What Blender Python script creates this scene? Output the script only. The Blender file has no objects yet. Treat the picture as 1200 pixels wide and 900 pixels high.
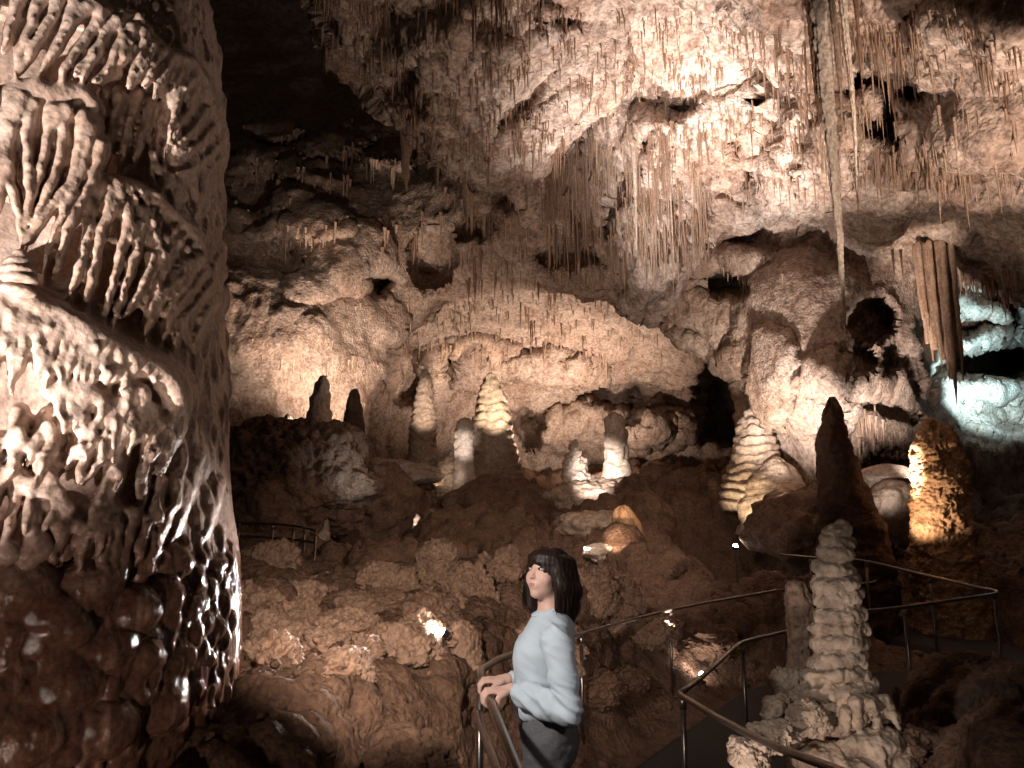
import bpy, bmesh, math, random
import numpy as np
import openvdb as vdb
from mathutils import Vector, Matrix

random.seed(11)
rng = np.random.default_rng(11)
sc = bpy.context.scene
col = sc.collection
rad = math.radians

# ------------------------------------------------------------------ camera
F = 906.0                      # focal length in pixels of a 1200 px wide frame
PITCH = rad(10.0)
CAM = np.array([0.0, 0.0, 1.7])
CP, SP = math.cos(PITCH), math.sin(PITCH)
cam = bpy.data.cameras.new('camera')
cam.sensor_fit = 'HORIZONTAL'
cam.sensor_width = 36.0
cam.lens = 36.0 * F / 1200.0
cam.clip_start = 0.05
cam.clip_end = 300
camo = bpy.data.objects.new('camera', cam)
camo.location = CAM
camo.rotation_euler = (rad(90) + PITCH, 0, 0)
col.objects.link(camo)
sc.camera = camo


def P(px, py, Y):
    """point seen at photo pixel (px, py) that lies Y metres ahead of the viewer"""
    px = np.asarray(px, float); py = np.asarray(py, float); Y = np.asarray(Y, float)
    x = (px - 600) / F
    y = (450 - py) / F
    ry = CP - SP * y
    rz = SP + CP * y
    t = Y / ry
    return np.stack([x * t + 0 * Y, Y + 0 * x, 1.7 + rz * t], -1)


def V(px, py, Y):
    return Vector(P(px, py, Y).tolist())


# ------------------------------------------------------------------ noise
_perm = rng.permutation(256).astype(np.int32)
_perm = np.concatenate([_perm, _perm, _perm])
_g = rng.normal(size=(256, 3)).astype(np.float32)
_g /= np.linalg.norm(_g, axis=1, keepdims=True)


def perlin(p):
    p = np.asarray(p, np.float32)
    i = np.floor(p).astype(np.int32)
    f = p - i
    i &= 255
    u = f * f * f * (f * (f * 6 - 15) + 10)
    r = np.zeros(p.shape[:-1], np.float32)
    for dx in (0, 1):
        wx = u[..., 0] if dx else 1 - u[..., 0]
        a = _perm[i[..., 0] + dx]
        for dy in (0, 1):
            wy = u[..., 1] if dy else 1 - u[..., 1]
            b = _perm[a + i[..., 1] + dy]
            for dz in (0, 1):
                wz = u[..., 2] if dz else 1 - u[..., 2]
                g = _g[_perm[b + i[..., 2] + dz] & 255]
                r += wx * wy * wz * (g[..., 0] * (f[..., 0] - dx) + g[..., 1] * (f[..., 1] - dy) + g[..., 2] * (f[..., 2] - dz))
    return r * 1.6


def fbm(p, scale, octaves=3, gain=0.5, off=0.0, stretch=(1, 1, 1)):
    q = np.asarray(p, np.float32) * (np.array(stretch, np.float32) * scale) + np.float32(off)
    r = 0; a = 1.0
    for k in range(octaves):
        r = r + a * perlin(q)
        q = q * 2.03 + 17.3
        a *= gain
    return r


def billow(p, scale, octaves=2, gain=0.5, off=0.0, stretch=(1, 1, 1)):
    q = np.asarray(p, np.float32) * (np.array(stretch, np.float32) * scale) + np.float32(off)
    r = 0; a = 1.0
    for k in range(octaves):
        r = r + a * (1 - 2.2 * np.abs(perlin(q)))     # ridges up
        q = q * 2.1 + 9.7
        a *= gain
    return r


_cj = rng.random((256, 3)).astype(np.float32)


def cells(p, scale, off=0.0, stretch=(1, 1, 1)):
    """distance to the nearest jittered lattice point (0 at the centre of a knob)"""
    q = np.asarray(p, np.float32) * (np.array(stretch, np.float32) * scale) + np.float32(off)
    i = np.floor(q).astype(np.int32)
    f = q - i
    best = np.full(q.shape[:-1], 9.0, np.float32)
    for dx in (-1, 0, 1):
        a = _perm[(i[..., 0] + dx) & 255]
        for dy in (-1, 0, 1):
            b = _perm[a + ((i[..., 1] + dy) & 255)]
            for dz in (-1, 0, 1):
                j = _cj[_perm[b + ((i[..., 2] + dz) & 255)] & 255]
                d = (j[..., 0] + dx - f[..., 0]) ** 2 + (j[..., 1] + dy - f[..., 1]) ** 2 + (j[..., 2] + dz - f[..., 2]) ** 2
                best = np.minimum(best, d)
    return np.sqrt(best)


def knobs(p, scale, off=0.0, stretch=(1, 1, 1)):
    return np.sqrt(np.clip(1 - (cells(p, scale, off, stretch) / 0.75) ** 2, 0, 1))


# ------------------------------------------------------------------ objects
def tag(o, label=None, cat=None, group=None, kind=None):
    if label: o['label'] = label
    if cat: o['category'] = cat
    if group: o['group'] = group
    if kind: o['kind'] = kind
    return o


def empty(name, loc=(0, 0, 0), rz=0.0):
    o = bpy.data.objects.new(name, None)
    o.location = loc
    o.rotation_euler = (0, 0, rz)
    o.empty_display_size = 0.1
    col.objects.link(o)
    return o


def mesh_np(name, v, quads=None, tris=None, smooth=True):
    me = bpy.data.meshes.new(name)
    v = np.asarray(v, np.float32)
    idx = []; starts = []; n = 0
    if quads is not None and len(quads):
        q = np.asarray(quads, np.int32)
        idx.append(q.ravel()); starts.append(np.arange(len(q)) * 4); n = len(q) * 4
    if tris is not None and len(tris):
        t = np.asarray(tris, np.int32)
        idx.append(t.ravel()); starts.append(n + np.arange(len(t)) * 3)
    idx = np.concatenate(idx); starts = np.concatenate(starts).astype(np.int32)
    me.vertices.add(len(v)); me.vertices.foreach_set('co', v.ravel())
    me.loops.add(len(idx)); me.loops.foreach_set('vertex_index', idx.astype(np.int32))
    me.polygons.add(len(starts)); me.polygons.foreach_set('loop_start', starts)
    me.update(calc_edges=True)
    if smooth:
        me.polygons.foreach_set('use_smooth', np.ones(len(starts), bool))
    me.validate()
    return me


def link(name, me, m=None, parent=None, loc=None):
    o = bpy.data.objects.new(name, me)
    if m is not None and not me.materials:
        me.materials.append(m)
    col.objects.link(o)
    if parent is not None: o.parent = parent
    if loc is not None: o.location = loc
    return o


def vnormals(v, quads):
    a = v[quads[:, 2]] - v[quads[:, 0]]; b = v[quads[:, 3]] - v[quads[:, 1]]
    n = np.cross(a, b)
    r = np.zeros_like(v)
    for k in range(4): np.add.at(r, quads[:, k], n)
    return r / (np.linalg.norm(r, axis=1, keepdims=True) + 1e-12)


def grid_quads(ny, nx, wrap=False):
    i = np.arange(ny * nx).reshape(ny, nx)
    if wrap:
        j = np.roll(i, -1, axis=1)
        return np.stack([i[:-1], j[:-1], j[1:], i[1:]], -1).reshape(-1, 4)
    return np.stack([i[:-1, :-1], i[:-1, 1:], i[1:, 1:], i[1:, :-1]], -1).reshape(-1, 4)


# ------------------------------------------------------------------ signed-distance modelling
class SDF:
    def __init__(s, lo, hi, h):
        s.lo = np.array(lo, float); s.h = h
        s.n = np.ceil((np.array(hi, float) - s.lo) / h).astype(int) + 1
        s.a = np.full(s.n, 9.0, np.float32)

    def box(s, lo, hi):
        i0 = np.clip(np.floor((np.array(lo) - s.lo) / s.h).astype(int), 0, s.n)
        i1 = np.clip(np.ceil((np.array(hi) - s.lo) / s.h).astype(int) + 1, 0, s.n)
        if (i1 <= i0).any(): return None, None
        g = np.meshgrid(*[np.arange(i0[k], i1[k]) * s.h + s.lo[k] for k in range(3)], indexing='ij')
        return tuple(slice(i0[k], i1[k]) for k in range(3)), np.stack(g, -1).astype(np.float32)

    def union(s, sl, d, k):
        a = s.a[sl]
        if k <= 0:
            s.a[sl] = np.minimum(a, d); return
        hh = np.clip(0.5 + 0.5 * (a - d) / k, 0, 1)
        s.a[sl] = a * (1 - hh) + d * hh - k * hh * (1 - hh)

    def carve(s, sl, d, k):
        a = s.a[sl]
        hh = np.clip(0.5 - 0.5 * (a + d) / k, 0, 1)
        s.a[sl] = a * (1 - hh) - d * hh + k * hh * (1 - hh)

    def capsule(s, p, q, r0, r1, k=0.01, carve=False):
        p = np.asarray(p, float); q = np.asarray(q, float)
        m = max(r0, r1) + 2 * k + 2 * s.h
        sl, x = s.box(np.minimum(p, q) - m, np.maximum(p, q) + m)
        if sl is None: return
        d = (q - p).astype(np.float32); L = float(d @ d) + 1e-12
        t = np.clip(((x - p.astype(np.float32)) @ d) / L, 0, 1)
        dist = np.linalg.norm(x - p.astype(np.float32) - t[..., None] * d, axis=-1) - (r0 + (r1 - r0) * t)
        (s.carve if carve else s.union)(sl, dist.astype(np.float32), k)

    def chain(s, pts, rs, k=0.01):
        for i in range(len(pts) - 1): s.capsule(pts[i], pts[i + 1], rs[i], rs[i + 1], k)

    def ell(s, c, r, k=0.01, rot=None, carve=False):
        c = np.asarray(c, np.float32); r = np.asarray(r, np.float32)
        m = float(r.max()) + 2 * k + 2 * s.h
        sl, x = s.box(c - m, c + m)
        if sl is None: return
        q = x - c
        if rot is not None: q = q @ np.array(rot, np.float32)      # columns of rot = local axes
        k0 = np.linalg.norm(q / r, axis=-1); k1 = np.linalg.norm(q / (r * r), axis=-1) + 1e-9
        (s.carve if carve else s.union)(sl, (k0 * (k0 - 1) / k1).astype(np.float32), k)

    def mesh(s, iso=0.0, cut=3.0):
        g = vdb.FloatGrid(background=float(cut * s.h))
        g.copyFromArray(np.clip(s.a, -cut * s.h, cut * s.h).astype(np.float32), tolerance=0.0)
        v, q = g.convertToQuads(isovalue=iso)
        v = np.asarray(v, np.float32) * s.h + s.lo.astype(np.float32)
        return v, np.asarray(q, np.int32)[:, ::-1].copy()


def lap(v, q, it=1, f=0.5):
    e = np.concatenate([q[:, [0, 1]], q[:, [1, 2]], q[:, [2, 3]], q[:, [3, 0]]])
    e = np.concatenate([e, e[:, ::-1]])
    n = np.bincount(e[:, 0], minlength=len(v)).astype(np.float32)[:, None]
    for _ in range(it):
        s = np.stack([np.bincount(e[:, 0], v[e[:, 1], k], len(v)) for k in range(3)], -1)
        v = v + f * (s / np.maximum(n, 1) - v)
    return v.astype(np.float32)


# ------------------------------------------------------------------ materials
def nodes_of(m):
    m.use_nodes = True
    nt = m.node_tree
    return nt, nt.nodes, nt.links, nt.nodes['Principled BSDF']


def ramp(N, stops):
    r = N.new('ShaderNodeValToRGB')
    e = r.color_ramp.elements
    while len(e) < len(stops): e.new(0.5)
    for k, (p, c) in enumerate(stops):
        e[k].position = p
        e[k].color = (c, c, c, 1) if not hasattr(c, '__len__') else (*c, 1)
    return r


def rock(name, pale, stain, deep, scale=0.7, streak=1.0, stain_amt=0.5, deep_amt=0.5, rough=0.85, spec=0.25,
         bump=0.5, bscale=9.0, fine=40.0, sss=0.0, wet=None, z_stretch=0.25, bdist=0.04, mott=0.62):
    m = bpy.data.materials.new(name)
    nt, N, L, b = nodes_of(m)
    g = N.new('ShaderNodeNewGeometry')
    mp = N.new('ShaderNodeMapping'); mp.inputs['Scale'].default_value = (1, 1, z_stretch)
    L.new(g.outputs['Position'], mp.inputs['Vector'])
    n1 = N.new('ShaderNodeTexNoise'); n1.inputs['Scale'].default_value = scale; n1.inputs['Detail'].default_value = 8; n1.inputs['Roughness'].default_value = 0.62
    L.new(g.outputs['Position'], n1.inputs['Vector'])
    n2 = N.new('ShaderNodeTexNoise'); n2.inputs['Scale'].default_value = scale * 5 * streak; n2.inputs['Detail'].default_value = 6; n2.inputs['Roughness'].default_value = 0.65
    L.new(mp.outputs['Vector'], n2.inputs['Vector'])
    n3 = N.new('ShaderNodeTexNoise'); n3.inputs['Scale'].default_value = bscale * 1.7; n3.inputs['Detail'].default_value = 4
    L.new(g.outputs['Position'], n3.inputs['Vector'])
    r1 = ramp(N, [(0.5 - 0.3 * stain_amt, 0.0), (0.98 - 0.42 * stain_amt, 1.0)]); L.new(n1.outputs['Fac'], r1.inputs['Fac'])
    r2 = ramp(N, [(0.62 - 0.25 * deep_amt, 0.0), (0.92 - 0.2 * deep_amt, 1.0)]); L.new(n2.outputs['Fac'], r2.inputs['Fac'])
    x1 = N.new('ShaderNodeMix'); x1.data_type = 'RGBA'
    x1.inputs['A'].default_value = (*pale, 1); x1.inputs['B'].default_value = (*stain, 1)
    L.new(r1.outputs['Color'], x1.inputs['Factor'])
    x2 = N.new('ShaderNodeMix'); x2.data_type = 'RGBA'
    L.new(r2.outputs['Color'], x2.inputs['Factor']); L.new(x1.outputs['Result'], x2.inputs['A']); x2.inputs['B'].default_value = (*deep, 1)
    r3 = ramp(N, [(0.30, mott), (0.66, 1.15)]); L.new(n3.outputs['Fac'], r3.inputs['Fac'])
    x3 = N.new('ShaderNodeMix'); x3.data_type = 'RGBA'; x3.blend_type = 'MULTIPLY'; x3.inputs['Factor'].default_value = 1
    L.new(x2.outputs['Result'], x3.inputs['A']); L.new(r3.outputs['Color'], x3.inputs['B'])
    L.new(x3.outputs['Result'], b.inputs['Base Color'])
    b.inputs['Roughness'].default_value = rough
    b.inputs['Specular IOR Level'].default_value = spec
    if sss:
        b.inputs['Subsurface Weight'].default_value = sss
        b.inputs['Subsurface Radius'].default_value = (0.03, 0.012, 0.005)
        b.inputs['Subsurface Scale'].default_value = 1.0
    nb = N.new('ShaderNodeTexNoise'); nb.inputs['Scale'].default_value = bscale; nb.inputs['Detail'].default_value = 9; nb.inputs['Roughness'].default_value = 0.68
    L.new(g.outputs['Position'], nb.inputs['Vector'])
    vo = N.new('ShaderNodeTexVoronoi'); vo.inputs['Scale'].default_value = fine
    L.new(g.outputs['Position'], vo.inputs['Vector'])
    ad = N.new('ShaderNodeMath'); ad.operation = 'MULTIPLY_ADD'; ad.inputs[1].default_value = -0.35
    L.new(vo.outputs['Distance'], ad.inputs[0]); L.new(nb.outputs['Fac'], ad.inputs[2])
    bp = N.new('ShaderNodeBump'); bp.inputs['Strength'].default_value = bump; bp.inputs['Distance'].default_value = bdist
    L.new(ad.outputs[0], bp.inputs['Height']); L.new(bp.outputs['Normal'], b.inputs['Normal'])
    if wet is not None:                      # a band of wet flowstone: glossy inside a world-space box
        wet(N, L, b, g, m)
    return m


def plain(name, c, rough=0.5, metal=0.0, spec=0.5, noise=0.0, nscale=30, bump=0.0):
    m = bpy.data.materials.new(name)
    nt, N, L, b = nodes_of(m)
    b.inputs['Base Color'].default_value = (*c, 1)
    b.inputs['Roughness'].default_value = rough
    b.inputs['Metallic'].default_value = metal
    b.inputs['Specular IOR Level'].default_value = spec
    if noise or bump:
        tc = N.new('ShaderNodeTexCoord')
        n = N.new('ShaderNodeTexNoise'); n.inputs['Scale'].default_value = nscale; n.inputs['Detail'].default_value = 5
        L.new(tc.outputs['Object'], n.inputs['Vector'])
        if noise:
            r = ramp(N, [(0.3, tuple(x * (1 - noise) for x in c)), (0.7, tuple(min(1, x * (1 + noise)) for x in c))])
            L.new(n.outputs['Fac'], r.inputs['Fac']); L.new(r.outputs['Color'], b.inputs['Base Color'])
        if bump:
            bp = N.new('ShaderNodeBump'); bp.inputs['Strength'].default_value = bump; bp.inputs['Distance'].default_value = 0.01
            L.new(n.outputs['Fac'], bp.inputs['Height']); L.new(bp.outputs['Normal'], b.inputs['Normal'])
    return m


def glow(name, c, s):
    m = bpy.data.materials.new(name)
    nt, N, L, b = nodes_of(m)
    b.inputs['Base Color'].default_value = (0.8, 0.8, 0.8, 1)
    b.inputs['Emission Color'].default_value = (*c, 1)
    b.inputs['Emission Strength'].default_value = s
    return m


M = {}
M['ceil'] = rock('pale_limestone', (0.64, 0.535, 0.46), (0.35, 0.205, 0.135), (0.11, 0.05, 0.028), 0.6, 1.3, 0.55, 0.72, bump=0.75, bscale=8, fine=22, bdist=0.07, mott=0.48)
M['wall'] = rock('wall_limestone', (0.50, 0.39, 0.315), (0.30, 0.185, 0.125), (0.10, 0.048, 0.028), 0.55, 1.2, 0.55, 0.62, bump=0.8, bscale=7, fine=18, bdist=0.08, z_stretch=0.5, mott=0.52)
M['floor'] = rock('red_brown_rubble', (0.25, 0.158, 0.11), (0.155, 0.088, 0.056), (0.05, 0.027, 0.018), 0.8, 1.0, 0.6, 0.6, bump=1.0, bscale=14, fine=30, z_stretch=1.0, bdist=0.06)
M['popcorn'] = rock('popcorn_calcite', (0.36, 0.245, 0.175), (0.23, 0.14, 0.092), (0.08, 0.042, 0.027), 1.4, 1.0, 0.5, 0.55, bump=0.6, bscale=18, fine=45, z_stretch=1.0, bdist=0.02, spec=0.35, rough=0.7)
M['straw'] = rock('stalactite_calcite', (0.53, 0.395, 0.30), (0.38, 0.245, 0.17), (0.19, 0.10, 0.06), 0.8, 2.0, 0.7, 0.45, bump=0.3, bscale=14, z_stretch=0.12)
M['brownstraw'] = rock('brown_stalactite', (0.30, 0.18, 0.12), (0.2, 0.11, 0.07), (0.09, 0.045, 0.03), 0.8, 2.0, 0.6, 0.5, bump=0.3, bscale=14, z_stretch=0.12)
M['white'] = rock('white_calcite', (0.66, 0.56, 0.47), (0.52, 0.40, 0.31), (0.3, 0.19, 0.12), 0.9, 2.0, 0.5, 0.35, bump=0.35, bscale=16, z_stretch=0.3)
M['mite'] = rock('stalagmite_calcite', (0.50, 0.40, 0.315), (0.34, 0.245, 0.175), (0.13, 0.075, 0.045), 1.0, 1.0, 0.55, 0.5, bump=0.6, bscale=9, fine=30, z_stretch=1.5)
M['darkmite'] = rock('unlit_brown_stalagmite', (0.085, 0.047, 0.031), (0.055, 0.029, 0.019), (0.03, 0.015, 0.01), 1.0, 1.0, 0.5, 0.5, bump=0.6, bscale=9, fine=30)  # unlit darkness of the silhouettes put into the colour
M['orange'] = rock('ochre_calcite', (0.52, 0.33, 0.19), (0.36, 0.20, 0.10), (0.15, 0.07, 0.03), 1.5, 1.0, 0.5, 0.5, bump=0.6, bscale=14, fine=30)
M['asphalt'] = rock('path_asphalt', (0.055, 0.047, 0.042), (0.045, 0.038, 0.034), (0.03, 0.025, 0.022), 2, 1, 0.5, 0.5, bump=0.35, bscale=60, fine=160, bdist=0.004, z_stretch=1)
M['steel'] = plain('rail_steel', (0.21, 0.18, 0.16), 0.28, 0.9, noise=0.25, nscale=25)
M['black'] = plain('lamp_housing_black', (0.02, 0.02, 0.02), 0.5)
M['lens'] = glow('lamp_lens_lit', (1.0, 0.93, 0.86), 40.0)
# ------------------------------------------------------------------ cave shell: ceiling and walls
def tps(ctrl):
    c = np.array(ctrl, float)
    X = c[:, :2] / 300.0
    z = np.log(c[:, 2])
    n = len(c)
    r = np.sqrt(((X[:, None] - X[None]) ** 2).sum(-1) + 0.02)
    A = np.zeros((n + 3, n + 3))
    A[:n, :n] = r - np.eye(n) * 0.004
    A[:n, n] = 1; A[:n, n + 1:] = X; A[n, :n] = 1; A[n + 1:, :n] = X.T
    w = np.linalg.solve(A, np.concatenate([z, np.zeros(3)]))

    def f(px, py):
        q = np.stack([np.ravel(px), np.ravel(py)], -1) / 300.0
        out = np.empty(len(q))
        for i in range(0, len(q), 40000):
            k = q[i:i + 40000]
            rr = np.sqrt(((k[:, None] - X[None]) ** 2).sum(-1) + 0.02)
            out[i:i + 40000] = rr @ w[:n] + w[n] + k @ w[n + 1:]
        return np.exp(out).reshape(np.shape(px))
    return f


def poly_sd(px, py, poly):
    """signed distance (positive inside) and nearest boundary point"""
    q = np.stack([np.ravel(px), np.ravel(py)], -1)
    a = np.array(poly, float); b = np.roll(a, -1, 0)
    best = np.full(len(q), 1e18); near = np.zeros_like(q); inside = np.zeros(len(q), bool)
    for i in range(len(a)):
        d = b[i] - a[i]
        t = np.clip(((q - a[i]) @ d) / (d @ d), 0, 1)
        c = a[i] + t[:, None] * d
        dd = ((q - c) ** 2).sum(-1)
        m = dd < best
        best[m] = dd[m]; near[m] = c[m]
        cr = (a[i, 1] > q[:, 1]) != (b[i, 1] > q[:, 1])
        with np.errstate(divide='ignore', invalid='ignore'):
            xi = a[i, 0] + (q[:, 1] - a[i, 1]) * d[0] / d[1]
        inside ^= cr & (q[:, 0] < xi)
    s = np.sqrt(best) * np.where(inside, 1, -1)
    return s.reshape(np.shape(px)), near.reshape(np.shape(px) + (2,))


LAYERS = []


def layer(name, x0, x1, y0, y1, step, ctrl, mat, keep=None, hole=None, lipR=0.8, lipw=26, feats=(), amp=1.0, seed=0.0, wob=7.0, pop=1.0, vstreak=1.0, macro=0.55, bil=0.3):
    xs = np.arange(x0, x1 + step, step); ys = np.arange(y0, y1 + step, step)
    px, py = np.meshgrid(xs, ys)
    Y = tps(ctrl)(px, py)
    base = P(px, py, Y)
    # ragged outline
    nn = fbm(base, 0.9, 4, 0.6, 40 + seed)
    n2 = fbm(base, 0.9, 4, 0.6, 80 + seed)
    wx, wy = px + wob * nn, py + wob * n2
    s = np.full(px.shape, 1e9); near = np.stack([px, py], -1)
    if keep is not None:
        s, near = poly_sd(wx, wy, keep)
    if hole is not None:
        for h in hole:
            s2, near2 = poly_sd(wx, wy, h)
            s2 = -s2
            m = s2 < s
            s = np.where(m, s2, s); near = np.where(m[..., None], near2, near)
    # broad hollows and swells: (px, py, rx, ry, angle, metres back)
    for (fx, fy, rx, ry, an, dep) in feats:
        ca, sa = math.cos(rad(an)), math.sin(rad(an))
        ux = ((wx - fx) * ca + (wy - fy) * sa) / rx; uy = (-(wx - fx) * sa + (wy - fy) * ca) / ry
        e = np.sqrt(ux * ux + uy * uy)
        if dep > 0: Y = Y + dep * np.clip((1.0 - e) * 2.2, 0, 1) ** 0.7
        else: Y = Y + dep * np.sqrt(np.clip(1 - e * e, 0, 1))
    sk = 16.0
    d = np.clip(s, -sk, lipw)
    t = np.clip(d / lipw, 0, 1)
    Y = Y + lipR * (1 - np.sqrt(1 - (1 - t) ** 2 * 0.96))
    out = d < 0
    ppx = np.where(out, px + (near[..., 0] - wx) * np.clip(-d / sk * 1.0, 0, 1), px)
    ppy = np.where(out, py + (near[..., 1] - wy) * np.clip(-d / sk * 1.0, 0, 1), py)
    Y = np.where(out, Y + (-d / sk) * 1.2, Y)
    v = P(ppx, ppy, Y).reshape(-1, 3)
    ny, nx = px.shape
    q = grid_quads(ny, nx)
    ok = (s > -sk).reshape(-1)
    q = q[ok[q].all(1)]
    # relief along the surface normal
    for stage in range(2):
        n = vnormals(v, q)
        flip = ((v - CAM) * n).sum(1) > 0
        n[flip] *= -1
        hang = np.clip(-n[:, 2], 0, 1)[:, None]
        if stage == 0:
            h = macro * fbm(v, 0.33, 3, 0.5, seed) + bil * macro * billow(v, 0.75, 2, 0.5, seed + 5)
        else:
            lo = np.clip(0.6 + 0.9 * fbm(v, 0.5, 2, 0.5, seed + 31), 0.1, 1.5)
            h = (0.05 * vstreak * billow(v, 2.3, 3, 0.6, seed + 11, (1, 1, 0.28)) * lo
                 + 0.07 * pop * fbm(v, 2.1, 3, 0.6, seed + 3)
                 + 0.05 * pop * knobs(v, 3.3, seed + 7) * lo
                 + 0.028 * pop * knobs(v, 7.5, seed + 9))
        v = v + n * (amp * h)[:, None]
    used = np.zeros(len(v), bool); used[q.ravel()] = True
    remap = np.cumsum(used) - 1
    me = mesh_np(name, v[used], remap[q][:, ::-1])
    o = link(name, me, mat)
    o['kind'] = 'structure'
    LAYERS.append(dict(x0=x0, y0=y0, step=step, v=v.reshape(ny, nx, 3), s=s, name=name))
    return o


def hit(px, py, only=None, hang=False):
    """nearest cave surface along the view through a photo pixel"""
    best = None
    for L in LAYERS:
        if only and L['name'] != only: continue
        i = int(round((py - L['y0']) / L['step'])); j = int(round((px - L['x0']) / L['step']))
        if 0 <= i < L['v'].shape[0] and 0 <= j < L['v'].shape[1] and L['s'][i, j] > 0:
            p = L['v'][i, j]
            if hang:
                g = L['v']; i2, j2 = min(i + 2, g.shape[0] - 1), min(j + 2, g.shape[1] - 1)
                n = np.cross(g[i, j2] - p, g[i2, j] - p)
                if n @ (CAM - p) < 0: n = -n
                if n[2] > 0.12 * np.linalg.norm(n): continue
            if best is None or p[1] < best[1]: best = p
    return best


CEIL_EDGE = [(520, -260), (530, -60), (535, 0), (545, 80), (560, 150), (575, 206), (600, 236),
             (630, 268), (662, 268), (690, 262), (712, 300), (735, 345), (764, 366), (788, 346), (812, 308), (842, 284), (880, 272), (930, 262),
             (968, 268), (1005, 292), (1050, 300), (1090, 304), (1130, 322), (1180, 338), (1240, 350), (1420, 356), (1420, -260)]
ceiling = layer('cave_ceiling', 320, 1400, -240, 400, 1.9,
    [(360, 0, 12.5), (400, 60, 15), (440, 110, 16), (560, 200, 17.8), (500, 150, 17), (500, 50, 13.5), (600, 0, 11.2), (600, 100, 14), (600, 180, 17.4), (640, 200, 17.6), (640, 250, 18.2),
     (690, 150, 16.6), (700, 260, 17.5), (760, 350, 17.6), (750, 0, 11), (770, 95, 13.6), (770, 150, 14.2), (830, 200, 15), (870, 262, 16),
     (850, 80, 13.2), (930, 150, 12.6), (960, 235, 13.8), (900, 0, 10), (1000, 0, 8.7), (1000, 100, 10.6), (1000, 200, 11.6), (1030, 280, 14),
     (1100, 100, 9.6), (1100, 196, 10.4), (1100, 222, 11.4), (1120, 300, 14.5), (1200, 0, 6.6), (1200, 100, 8.2), (1200, 196, 9.4), (1200, 224, 10.4),
     (1200, 325, 13.5), (600, -220, 7.8), (1000, -220, 6.2), (320, -220, 9.5), (1400, -220, 4.5), (1400, 300, 11.5), (1400, 100, 7)],
    M['ceil'], keep=CEIL_EDGE, lipR=0.9, lipw=30, seed=1.0, vstreak=1.8, pop=0.7, macro=0.42,
    feats=[(768, 118, 66, 26, 6, 1.5), (772, 126, 22, 10, 0, -0.7), (690, 140, 22, 60, 30, 0.6), (880, 70, 22, 60, 35, 0.9), (915, 130, 22, 90, 8, 0.8),
           (1035, 100, 14, 55, -8, 1.1), (1075, 105, 26, 18, 0, 1.0), (1010, 95, 22, 16, 0, 1.0), (1155, 40, 70, 45, 0, -0.9), (560, 110, 110, 70, 40, -0.6),
           (650, 75, 70, 70, 0, -0.4), (820, 170, 80, 60, 0, -0.7), (830, 265, 50, 40, 0, -0.5), (1140, 150, 50, 40, 0, -0.6), (762, 300, 40, 66, 0, -0.7),
           (980, 170, 30, 60, 0, -0.6), (735, 215, 16, 70, 25, 1.0), (800, 120, 90, 12, -8, 0.7), (612, 200, 14, 60, 40, 0.9), (880, 215, 16, 60, -15, 1.0), (905, 60, 14, 60, 20, 0.9),
           (700, 60, 18, 60, 15, 0.5), (640, 30, 60, 10, -10, 0.5), (765, 200, 30, 60, 10, -0.5), (1030, 150, 40, 14, 20, 0.7), (1120, 110, 14, 60, 10, 0.6), (1010, 60, 40, 12, -20, 0.6), (480, 90, 14, 60, 50, 0.4)])

BOSS = [(340, -260), (352, -60), (358, 0), (372, 40), (395, 76), (440, 114), (480, 158), (522, 192), (558, 214), (584, 210), (606, 196), (630, 186), (652, 168), (676, 152),
        (700, 138), (716, 112), (740, 90), (790, 60), (860, 20), (900, -260)]
boss = layer('cave_ceiling', 320, 920, -240, 250, 1.9,
    [(360, 0, 12.3), (440, 110, 13.4), (560, 205, 14.2), (500, 50, 11.9), (600, 0, 10.3), (600, 100, 12.3), (620, 180, 13.8), (690, 130, 14.0), (700, 60, 12.5), (740, 0, 11.8), (790, 60, 15), (860, 0, 13),
     (600, -220, 7.8), (320, -220, 9.5), (900, -220, 9)],
    M['ceil'], keep=BOSS, lipR=1.1, lipw=34, seed=4.0, vstreak=1.8, wob=5, pop=0.7, macro=0.4,
    feats=[(560, 110, 110, 70, 40, -0.5), (650, 70, 80, 60, 0, -0.4), (480, 90, 14, 60, 50, 0.4), (640, 30, 60, 10, -10, 0.5), (612, 120, 14, 60, 40, 0.5), (545, 60, 10, 60, 30, 0.4), (655, 120, 50, 10, -30, -0.35)])

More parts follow.
